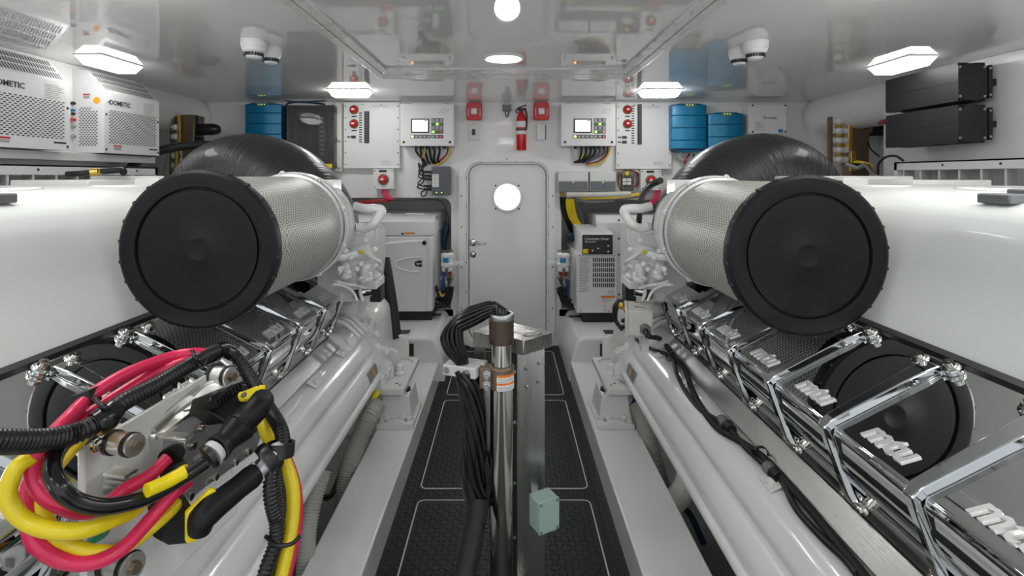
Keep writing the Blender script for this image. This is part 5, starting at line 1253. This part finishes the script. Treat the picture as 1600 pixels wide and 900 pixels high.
for a_, b_, Y_ in ((345, 606, 1.16), (292, 644, 1.06), (250, 684, .975)): q.cyl(at(a_, b_, Y_), at(a_, b_, Y_) + Vector((0, 0, .006)), .008, n=14)
q.build('body_screw', 'galv', t)
# upper black multi-plug with yellow locking clip
hexa('upper_plug', 'black', [(325, 642, 1.00), (330, 620, 1.03), (376, 600, 1.15), (410, 606, 1.15), (372, 640, 1.02), (356, 662, 1.0)], (-.045, .01, -.01), .003)
q = MB()
for k in range(9):
    a = k / 8; p = at(331 + 40 * a, 634 - 30 * a, 1.0 + .13 * a); q.obox(p + Vector((.0, -.004, .002)), (1, 0, .3), (0, 1, 0), (-.3, 0, 1), .012, .0028, .006)
q.build('plug_rib', 'black', t)
q = MB()
P = [at(x, y, Y) for x, y, Y in ((371, 617, 1.00), (374, 612, 1.01), (380, 611, 1.02), (400, 603, 1.05), (412, 603, 1.06), (413, 612, 1.06), (402, 613, 1.04), (390, 622, 1.01), (380, 624, 1.0), (373, 623, 1.0))]
q.loft(P, [p + Vector((0, .002, -.006)) for p in P]); q.loft([at(x, y, Y) for x, y, Y in ((404, 603, 1.06), (413, 603, 1.06), (413, 614, 1.055), (410, 614, 1.055))], [at(x, y, Y) + Vector((0, .006, 0)) for x, y, Y in ((404, 603, 1.06), (413, 603, 1.06), (413, 614, 1.055), (410, 614, 1.055))])
q.mi(1); q.lathe([(0, 0), (.006, 0), (.006, .002), (0, .002)], at(382, 617, 1.0) + Vector((0, -.002, .0)), (-.1, -.8, 1), 12)
q.build('yellow_clip', ['yellowc', 'ink'], t, bevel=.0015)
# lower plug with yellow frame
hexa('lower_plug', 'black', [(255, 800, .88), (262, 778, .90), (288, 772, .90), (300, 790, .88), (300, 850, .87), (262, 853, .87)], (-.04, .02, 0), .003)
q = MB(); fo = [(291, 803), (331, 764), (339, 767), (338, 776), (326, 788), (306, 812), (306, 840), (326, 823), (327, 828), (305, 848), (291, 850)]
P = [at(x, y, .83 + (x - 291) * .0006) for x, y in fo]; q.loft(P, [p + Vector((-.008, .008, 0)) for p in P]); q.build('yellow_clip', 'yellowc', t, bevel=.0025)
# plug boots: black rubber sleeves
def tubeobj(name, matn, pts, r, label=None, cat=None, parent=None, n=14, ribs=None, group=None):
    q = MB(); q.tube([at(*p) for p in pts], r, n=n, ribs=ribs); o = q.build(name, matn, parent, sharp=60)
    if label: tag(o, label, cat, group)
    return o
tubeobj('plug_boot', 'rubber', [(410, 625, 1.00), (400, 640, .965), (385, 655, .955), (374, 668, .945), (358, 684, .92), (342, 700, .90), (332, 708, .885)], [.022, .023, .024, .030, .022, .019, .018], parent=t)
tubeobj('sleeve_ring', 'powder2', [(338, 703, .89), (334, 707, .885), (330, 711, .88)], [.0205, .021, .0205], parent=t)
tubeobj('sleeve_ring', 'black', [(330, 711, .88), (324, 716, .875)], [.024, .023], parent=t)
tubeobj('sleeve_ring', 'black', [(348, 694, .90), (340, 701, .89)], [.023, .025], parent=t)
tubeobj('lower_boot', 'rubber', [(312, 830, .835), (316, 812, .835), (330, 795, .85), (352, 778, .87), (372, 762, .89), (392, 746, .91), (402, 738, .92)], [.017, .022, .023, .021, .020, .021, .018], parent=t)
tubeobj('sleeve_ring', 'powder2', [(398, 741, .92), (404, 736, .925)], [.0205, .0205], parent=t)
tubeobj('metal_sleeve', 'galv', [(402, 738, .925), (412, 729, .935), (424, 718, .945)], [.017, .018, .017], parent=t)
tubeobj('sleeve_ring', 'powder2', [(418, 704, .955), (424, 709, .95), (431, 716, .945), (434, 726, .94)], [.006, .024, .024, .006], parent=t)
# band clamp joining conduit and sleeve
q = MB(); q.lathe([(.022, -.010), (.028, -.010), (.030, 0), (.028, .010), (.022, .010), (.022, -.010)], at(420, 716, .945), (at(440, 700, .96) - at(410, 729, .935)), 24)
q.lathe([(.020, -.012), (.025, -.012), (.025, .012), (.020, .012), (.020, -.012)], at(438, 702, .955), (at(440, 690, .96) - at(438, 712, .955)), 24)
tag(q.build('hose_clamp', 'black'), 'black double clamp joining the ribbed conduit to the control unit sleeve', 'clamp')
# --- cables
g = 'thick cables looped in front of the left engine'
def cable(matn, pts, r, label, **k): return tubeobj('cable', matn, pts, r, label, 'cable', group=g, **k)
cable('yellow', [(275, 569, 1.06), (255, 590, 1.02), (205, 618, .94), (155, 652, .88), (105, 690, .80), (60, 710, .755), (27, 730, .73), (12, 772, .72), (32, 808, .72), (78, 828, .72), (133, 828, .74), (178, 812, .78), (209, 797, .82), (250, 760, .86), (290, 735, .91)], .0112, 'yellow cable making the widest loop, at the far left')
cable('yellow', [(265, 585, 1.06), (215, 615, 1.0), (160, 655, .92), (115, 700, .85), (78, 745, .79), (67, 789, .77), (84, 833, .77), (111, 851, .78), (151, 862, .79), (196, 855, .82), (249, 815, .86), (282, 784, .90)], .0098, 'yellow cable of the lower inner loop, behind the crimson one')
cable('pink', [(322, 553, 1.06), (305, 552, 1.02), (267, 558, 1.0), (200, 583, .92), (147, 615, .86), (110, 650, .82), (72, 690, .755), (54, 715, .75), (53, 748, .75), (71, 775, .75), (102, 793, .76), (133, 799, .78), (165, 790, .80), (195, 765, .84), (232, 744, .87), (262, 716, .90)], .0112, 'crimson cable of the upper loop ending at the round black plug')
cable('pink', [(318, 557, 1.05), (290, 566, 1.0), (240, 585, .97), (185, 617, .91), (130, 655, .85), (78, 705, .79), (48, 750, .775), (42, 790, .765), (50, 838, .76), (66, 858, .76), (98, 876, .77), (147, 878, .78), (191, 857, .80), (235, 811, .84), (271, 771, .87), (292, 755, .90)], .0112, 'crimson cable making the lowest loop of all')
cable('blackg', [(322, 722, .875), (289, 744, .85), (235, 775, .81), (200, 786, .78), (156, 792, .75), (116, 782, .73), (92, 760, .72), (81, 731, .735), (92, 702, .77), (118, 678, .82), (165, 650, .90), (230, 610, .95), (300, 572, 1.05), (340, 556, 1.12)], .0118, 'thick black cable looped inside the crimson ones')
tubeobj('cable_sleeve', 'yellowc', [(229, 766.5, .794), (262, 752, .822), (289, 737, .842)], .0105, 'yellow printed marker sleeve on the thick black cable', 'cable sleeve')
q = MB(); q.lathe([(0, 0), (.016, 0), (.018, .008), (.017, .04), (0, .045)], at(262, 716, .905), at(278, 704, .96) - at(262, 716, .905), 20); q.lathe([(0, 0), (.013, 0), (.015, .008), (.014, .04), (0, .045)], at(262, 742, .89), at(276, 728, .93) - at(258, 742, .89), 20); q.build('round_plug', 'rubber', t)
cond = tubeobj('corrugated_conduit', 'black', [(-30, 688, .66), (0, 690, .68), (60, 689, .73), (108, 680, .77), (150, 662, .80), (190, 630, .84), (240, 604, .90), (290, 574, .97), (330, 552, 1.06), (350, 548, 1.10), (372, 562, 1.12), (396, 598, 1.10), (416, 632, 1.06), (436, 665, 1.0), (442, 690, .97), (436, 712, .95), (424, 745, .93), (424, 780, .92), (432, 815, .92), (430, 850, .90), (416, 890, .88), (408, 930, .87)], [.0165, .0165, .0155, .0145, .014, .014, .014, .014, .0135, .0135, .0135, .013], 'black ribbed conduit sweeping over the crimson cables and down the right of the control unit', 'conduit', ribs=.0065, n=20)
q = MB(); q.tube([at(148, 664, .798), at(163, 655, .81), at(178, 640, .828)], [.020, .022, .018], n=20); q.build('conduit_cuff', 'blackg', cond)
q = MB(); q.tube([at(338, 549, 1.08), at(350, 547, 1.10), at(362, 552, 1.11)], .017, n=18); q.build('conduit_elbow', 'blackg', cond)
for pts, lb in (([(143, 618, .85), (160, 634, .80), (176, 640, .82), (182, 630, .84)], 'black cable tie around the crimson cables by the conduit cuff'), ([(300, 548, .99), (306, 560, .97), (316, 570, 1.0), (322, 562, 1.02)], 'black cable tie where the crimson cables meet the conduit'), ([(415, 838, .9), (432, 852, .885), (455, 850, .885), (468, 838, .9)], 'black cable tie around the yellow and crimson cables at bottom')):
    tubeobj('cable_tie', 'black', pts, .0035, lb, 'cable tie', n=8)
q = MB(); q.obox(at(135, 622, .85), (1, .2, .3), (0, 1, 0), (-.3, 0, 1), .014, .01, .012); tag(q.build('cable_clip', 'black'), 'black cable clip holding the crimson cables above the valve cover', 'clip')
# cables running down the right of the unit
cable('yellow', [(410, 655, 1.05), (418, 680, 1.02), (440, 712, 1.0), (456, 755, .98), (458, 800, .96), (450, 850, .93), (438, 905, .90), (430, 940, .88)], .0125, 'yellow cable running straight down right of the control unit')
cable('pink', [(408, 640, 1.06), (424, 672, 1.05), (446, 710, 1.02), (463, 760, 1.0), (466, 810, .985), (458, 860, .96), (446, 910, .93)], .009, 'crimson cable running down outside the yellow one')
cable('blackg', [(425, 725, 1.0), (440, 760, .99), (446, 810, .97), (436, 860, .95), (422, 920, .92)], .0135, 'thick black cable running down inside the yellow one')
tubeobj('corrugated_conduit', 'black', [(432, 712, .955), (434, 740, .95), (438, 775, .945), (440, 800, .94), (434, 830, .93), (426, 870, .91), (414, 920, .89)], .0085, 'thinner black ribbed conduit hanging below the double clamp', 'conduit', ribs=.005, n=14)
tubeobj('cable', 'green', [(112, 840, .84), (124, 829, .84), (150, 823, .84), (166, 824, .84), (160, 836, .85), (140, 848, .86)], .0058, 'short green cable behind the yellow loop', 'cable')
tubeobj('cable', 'green', [(20, 860, .8), (6, 830, .84), (8, 800, .88), (30, 780, .92)], .0065, 'dark green cable at the left edge below the loops', 'cable')
for k, (a, m_, lb) in enumerate((((0, 875, .9), 'galv', 'steel pipe crossing the lower left corner'), ((0, 900, .86), 'blackg', 'black hose crossing the lower left corner'))):
    tubeobj('pipe' if k == 0 else 'hose', m_, [(-40, a[1] + 25, a[2] - .05), (0, a[1] - 18, a[2]), (45, a[1] - 55, a[2] + .06), (110, a[1] - 100, a[2] + .2)], .012 if k == 0 else .02, lb, 'pipe' if k == 0 else 'hose')

# ================================================================== CABLE POST AND STEEL LIFT COLUMN
Yp = 1.50; cx = at(783.5, 0, Yp).x
t = thing('steel_post', 'polished steel tube post with rusty collar in the middle of the walkway', 'post', (cx, Yp, 0))
R = (at(802, 0, Yp).x - at(766, 0, Yp).x) / 2
q = MB(); q.lathe([(0, 0), (R * 1.6, 0), (R * 1.6, .01), (R, .012), (R, at(0, 605, Yp).z), (R * .86, at(0, 604, Yp).z), (R * .86, at(0, 530, Yp).z), (0, at(0, 530, Yp).z)], (cx, Yp, 0), (0, 0, 1), 40); q.build('tube', 'steelpol', t)
q = MB(); h = lambda py: at(0, py, Yp - R).z
q.lathe([(R * .9, h(541)), (R * 1.08, h(541)), (R * 1.08, h(503)), (R * .9, h(503))], (cx, Yp, 0), (0, 0, 1), 40); q.mi(1); q.bolt((cx - .028, Yp - .028, h(535)), (-.7, -.7, 0), .004, .003); q.bolt((cx + .028, Yp - .028, h(535)), (.7, -.7, 0), .004, .003); q.build('rusty_collar', ['iron', 'ink'], t)
q = MB(); q.lathe([(R * .78, h(505)), (R * 1.08, h(503)), (R * 1.12, h(500)), (R * 1.12, h(496)), (R * 1.05, h(494)), (R * .82, h(494)), (R * .78, h(505))], (cx, Yp, 0), (0, 0, 1), 40); q.build('top_ring', 'galv', t)
q = MB(); q.lathe([(R * .9, h(612)), (R * 1.12, h(612)), (R * 1.12, h(578)), (R * .9, h(576))], (cx, Yp, 0), (0, 0, 1), 36); q.box(cx - R * 1.9, cx - R * .7, Yp - .022, Yp + .02, h(611), h(578)); q.build('clamp', 'bronze', t, bevel=.003)
q = MB(); 
for z in (588, 604): q.lathe([(0, 0), (.013, 0), (.013, .003), (.010, .004), (.010, .012), (.007, .013), (.007, .022), (0, .022)], (cx - R * 1.25, Yp - .022, h(z)), (0, -1, 0), 6)
q.build('clamp_bolt', 'galv', t)
q = MB(); r_ = R * 1.135
def arcpatch(mb, z0, z1, a0=-.35, a1=1.25, n=10):
    vs = [(cx + r_ * math.sin(a0 + (a1 - a0) * i / n), Yp - r_ * math.cos(a0 + (a1 - a0) * i / n), z) for z in (z0, z1) for i in range(n + 1)]
    mb.add(vs, [(i, i + 1, n + 2 + i, n + 1 + i) for i in range(n)])
arcpatch(q, h(611), h(586)); r_ = R * 1.14; q.mi(1); arcpatch(q, h(590), h(586)); arcpatch(q, h(602), h(598.5)); q.mi(2)
for z in (592.5, 594.5, 596.5, 605, 607, 609): arcpatch(q, h(z + .45), h(z - .45), -.25, 1.0)
q.build('warning_label', ['paper', 'orange', 'greyink'], t)
# back rail of the post
q = MB(); q.box(at(756, 0, 1.56).x, at(768, 0, 1.56).x, 1.53, 1.58, at(0, 728, 1.56).z, at(0, 600, 1.56).z); q.build('back_rail', 'alu', t, bevel=.003)
# steel box column behind
Yc = 1.60; t = thing('steel_column', 'brushed stainless box column with a capped top behind the round post', 'column', (at(830, 0, Yc).x, Yc + .05, 0))
zc = at(0, 520, 1.64).z
q = MB(); x0, x1 = at(808, 0, Yc).x, at(851, 0, Yc).x
q.box(x0, x1, Yc, Yc + .10, 0, zc - .004); q.mi(1)
for (a, b) in ((823, 605), (841, 597), (822, 577), (842, 568)): q.bolt(at(a, b, Yc - .001), (0, -1, 0), .005, .005)
q.build('column_tube', ['steel', 'steelpol'], t, bevel=.003)
q = MB(); q.box(at(800, 0, Yc).x, x0 - .002, Yc + .0, Yc + .06, 0, zc - .03); q.mi(1)
for z in (581, 660, 755, 840): q.bolt((at(804, 0, Yc).x, Yc, at(0, z, Yc).z), (0, -1, 0), .004, .004)
q.build('side_channel', ['matblack', 'galv'], t)
q = MB(); ztop = .835
P = [Vector((at(735, 0, 1.66).x, 1.60, 0)), Vector((at(808, 0, 1.545).x, 1.525, 0)), Vector((at(862, 0, 1.60).x, 1.60, 0)), Vector((at(800, 0, 1.70).x, 1.74, 0))]
cap = [(-.108, 1.615), (.050, 1.525), (.142, 1.605), (-.02, 1.745)]
q.prism(cap, 'z', ztop - .045, ztop); q.build('cap_plate', 'steel', t, bevel=.002)
q = MB(); lu = Vector((.16, .085, 0)); 
q.add([(.045, 1.590, ztop + .0006), (.092, 1.612, ztop + .0006), (.066, 1.636, ztop + .0006), (.02, 1.612, ztop + .0006)], [(0, 1, 2, 3)]); q.mi(1)
q.add([(.06, 1.565, ztop + .0009), (.112, 1.592, ztop + .0009), (.098, 1.604, ztop + .0009), (.046, 1.576, ztop + .0009)], [(0, 1, 2, 3)]); q.mi(2)
q.add([(.063, 1.567, ztop + .0012), (.106, 1.590, ztop + .0012), (.098, 1.598, ztop + .0012), (.054, 1.575, ztop + .0012)], [(0, 1, 2, 3)])
q.build('cap_label', ['paper', 'ink', 'powder2'], t)
q = MB(); q.box(at(742, 0, 1.62).x, at(757, 0, 1.62).x, 1.62, 1.66, .3, ztop - .04); q.build('rear_post', 'steel', t)
# grey cable clamp
t = thing('cable_clamp', 'grey cast cable clamp gripping the black cable bundle beside the post', 'clamp', at(728, 580, 1.5))
q = MB(); ca = Vector((1, -.35, 0)).normalized(); cb = Vector((.35, 1, 0)).normalized(); cc = at(722, 577, 1.50)
q.obox(cc + Vector((0, 0, 0)), ca, cb, (0, 0, 1), .052, .022, .016); q.obox(cc + cb * .035 + ca * .012, ca, cb, (0, 0, 1), .050, .014, .018)
q.build('clamp_block', 'powder2', t, bevel=.003)
q = MB(); 
for u in (-.04, .025): q.bolt(cc + ca * u - cb * .022, -cb, .008, .003)
q.build('clamp_screw', 'galv', t)
# black cable bundle: over the post top, through the clamp, twisted loop down
bund = []
top = Vector((cx, Yp, h(498)))
N = 12
for k in range(N):
    a = 2 * PI * k / N; ox, oy = math.cos(a), math.sin(a); r = .011 + (k % 3) * .003
    pts = [top + Vector((ox * .018, oy * .018, -.03)), top + Vector((ox * .016 - .004, oy * .016, .012)), at(772 + ox * 3, 481 + oy * 7, 1.5 + ox * .014), at(748 + ox * 3, 490 + oy * 12, 1.5 + ox * .016), at(722 + ox * 3, 502 + oy * 13, 1.5 + ox * .02), at(707 + oy * 13, 520 + ox * 5, 1.5 + ox * .02), at(708 + oy * 14, 541 + ox * 4, 1.5 + ox * .02), at(718 + oy * 10, 560, 1.5 + ox * .014), at(727 + ox * 9, 577, 1.5 + oy * .012)]
    q = MB(); q.tube(pts, .0072, n=10)
    bund.append(q)
big = MB()
for q in bund: big.add(q.v, q.f)
# bundle as one tied loom
def helix(mb, cpts, rad, count, turns, rc, n=8):
    C = smooth_path(cpts, 10); L = len(C)
    for k in range(count):
        P = []
        for i in range(0, L, 2):
            p = C[i]; a = 2 * PI * (k / count + turns * i / L)
            rr = rad if not isinstance(rad, list) else rad[min(len(rad) - 1, int(i / L * len(rad)))]
            P.append(p + Vector((math.cos(a) * rr, math.sin(a) * rr, 0)))
        mb.tube(P, rc, n=n, k=3)
helix(big, [at(727, 577, 1.5), at(733, 600, 1.5), at(740, 650, 1.5), at(741, 700, 1.5), at(740, 750, 1.5), at(748, 790, 1.49)], .027, 10, .6, .0095)
helix(big, [at(727, 577, 1.5), at(733, 600, 1.5), at(738, 650, 1.5), at(740, 700, 1.5), at(746, 750, 1.5)], .012, 4, .5, .0085)
for k in range(4):
    big.tube([at(744 + k * 2, 690, 1.52), at(754 + k * 2, 720, 1.5), at(762 + k, 755 + k * 2, 1.49), at(757 - k, 785 + k * 2, 1.48), at(745, 790 + k * 2, 1.475), at(733 - k, 772, 1.48), at(729, 740, 1.49)], .0075, n=8)
loom = big.build('cable_loom', 'blackg'); tag(loom, 'loom of glossy black cables arching out of the post top and hanging beside it', 'cable loom')
q = MB(); q.tube([at(748, 780, 1.48), at(744, 815, 1.45), at(735, 860, 1.40), at(725, 905, 1.35), at(716, 960, 1.30)], [.030, .029, .029, .028, .027], n=20); q.mi(1); q.cyl(at(758, 822, 1.43), at(763, 822, 1.43), .006, n=8)
q.build('loom_sleeve', ['matblack', 'black'], loom)
# mint green box
t = thing('outlet_box', 'mint green square electrical box fixed to the steel column', 'electrical box', at(847, 830, 1.5))
q = MB(); ga = Vector((1, .55, 0)).normalized(); gb = Vector((-.55, 1, 0)).normalized(); gc = at(849, 797, 1.50) + gb * .0
q.obox(gc, ga, gb, (0, 0, 1), .034, .026, .045); q.build('box_body', 'mint', t, bevel=.003)
q = MB(); q.obox(gc - gb * .029, ga, gb, (0, 0, 1), .034, .003, .045); q.mi(1)
for u, v in ((-1, 1), (1, 1), (-1, -1), (1, -1)): q.bolt(gc - gb * .032 + ga * u * .028 + Vector((0, 0, v * .039)), -gb, .004, .002)
q.build('box_lid', ['mint', 'dingrey'], t, bevel=.002)
q = MB(); 
for k in range(3): q.tube([gc + Vector((.018, k * .006, -.046)), gc + Vector((.03, .0 + k * .006, -.06)), gc + Vector((.026 + k * .004, .03, -.075)), gc + Vector((.0, .05, -.08))], .005, n=8)
q.build('lead', 'dingrey', t)
q = MB(); q.box(gc.x - .03, gc.x - .01, 1.55, 1.60, gc.z - .03, gc.z + .0); q.build('mounting_bracket', 'galv', t)

# ================================================================== BILGE HOSES
def hose(pts, r, label, m_='hose', ribs=.009): tubeobj('hose', m_, pts, r, label, 'hose', ribs=ribs, n=18)
hose([(588, 636, 2.32), (578, 650, 2.25), (563, 680, 2.2), (550, 715, 2.15), (540, 760, 2.1), (536, 810, 2.05)], .040, 'grey ribbed hose beside the left engine mount')
hose([(505, 735, 1.75), (490, 780, 1.70), (480, 830, 1.65), (478, 880, 1.62), (478, 930, 1.6)], .030, 'pale ribbed hose in the gap behind the left cable loops')
hose([(997, 632, 2.45), (1006, 655, 2.4), (1014, 690, 2.35), (1024, 730, 2.3), (1034, 765, 2.28)], .042, 'grey ribbed hose beside the right engine mount')
hose([(1075, 745, 2.1), (1068, 765, 2.08), (1055, 782, 2.05), (1042, 792, 2.03)], .045, 'short pale hose bend in the right bilge gap', 'cream', None)
hose([(590, 612, 2.4), (582, 628, 2.36), (580, 645, 2.32)], .014, 'yellow cable entering the left ribbed hose', 'yellow', None)
hose([(1008, 690, 2.5), (1020, 715, 2.45), (1026, 730, 2.45)], .014, 'yellow cable behind the right ribbed hose', 'yellow', None)
hose([(994, 600, 2.6), (990, 630, 2.6), (978, 638, 2.6)], .010, 'blue hose behind the right engine mount', 'blue', None)
hose([(495, 775, 1.95), (520, 770, 2.1), (545, 700, 2.4)], .012, 'black hose low in the left bilge gap', 'black', None)
hose([(1050, 790, 2.2), (1075, 800, 2.3), (1100, 850, 2.2)], .014, 'dark blue hose low in the right bilge gap', 'bluedark', None)
hose([(600, 405, 3.0), (606, 440, 2.95), (612, 480, 2.9), (618, 530, 2.85)], .035, 'thick black hose between the left engine and the generator', 'matblack', None)
q = MB(); q.tube([at(1032, 282, 2.4), at(1016, 290, 2.5), at(1004, 306, 2.7), at(1000, 330, 2.9), at(998, 350, 3.0)], .016, n=12); tag(q.build('cable', 'black'), 'black cable arching down behind the right engine housing', 'cable')
q = MB()
for k in range(3): q.tube([at(968 + k * 3, 468, 2.6), at(960 + k * 2, 480, 2.6), at(962, 500, 2.6), at(972, 515, 2.55)], .010, n=8)
tag(q.build('cable_bundle', 'black'), 'black leads curling left of the grey junction box', 'cables')
# sensor cable on top of the left casing
q = MB(); q.tube([at(105, 272, 2.1), at(125, 271, 2.1), at(150, 268, 2.12), at(175, 267, 2.15)], .012, n=12, ribs=.008); q.mi(1); q.tube([at(140, 269, 2.11), at(156, 268, 2.13)], .015, n=12); q.mi(2); q.tube([at(160, 268, 2.13), at(190, 266, 2.15), at(193, 270, 2.14)], .013, n=12)
tag(q.build('cable', ['black', 'brass', 'black']), 'black sensor cable with a gold sleeve lying on the left engine casing', 'cable')
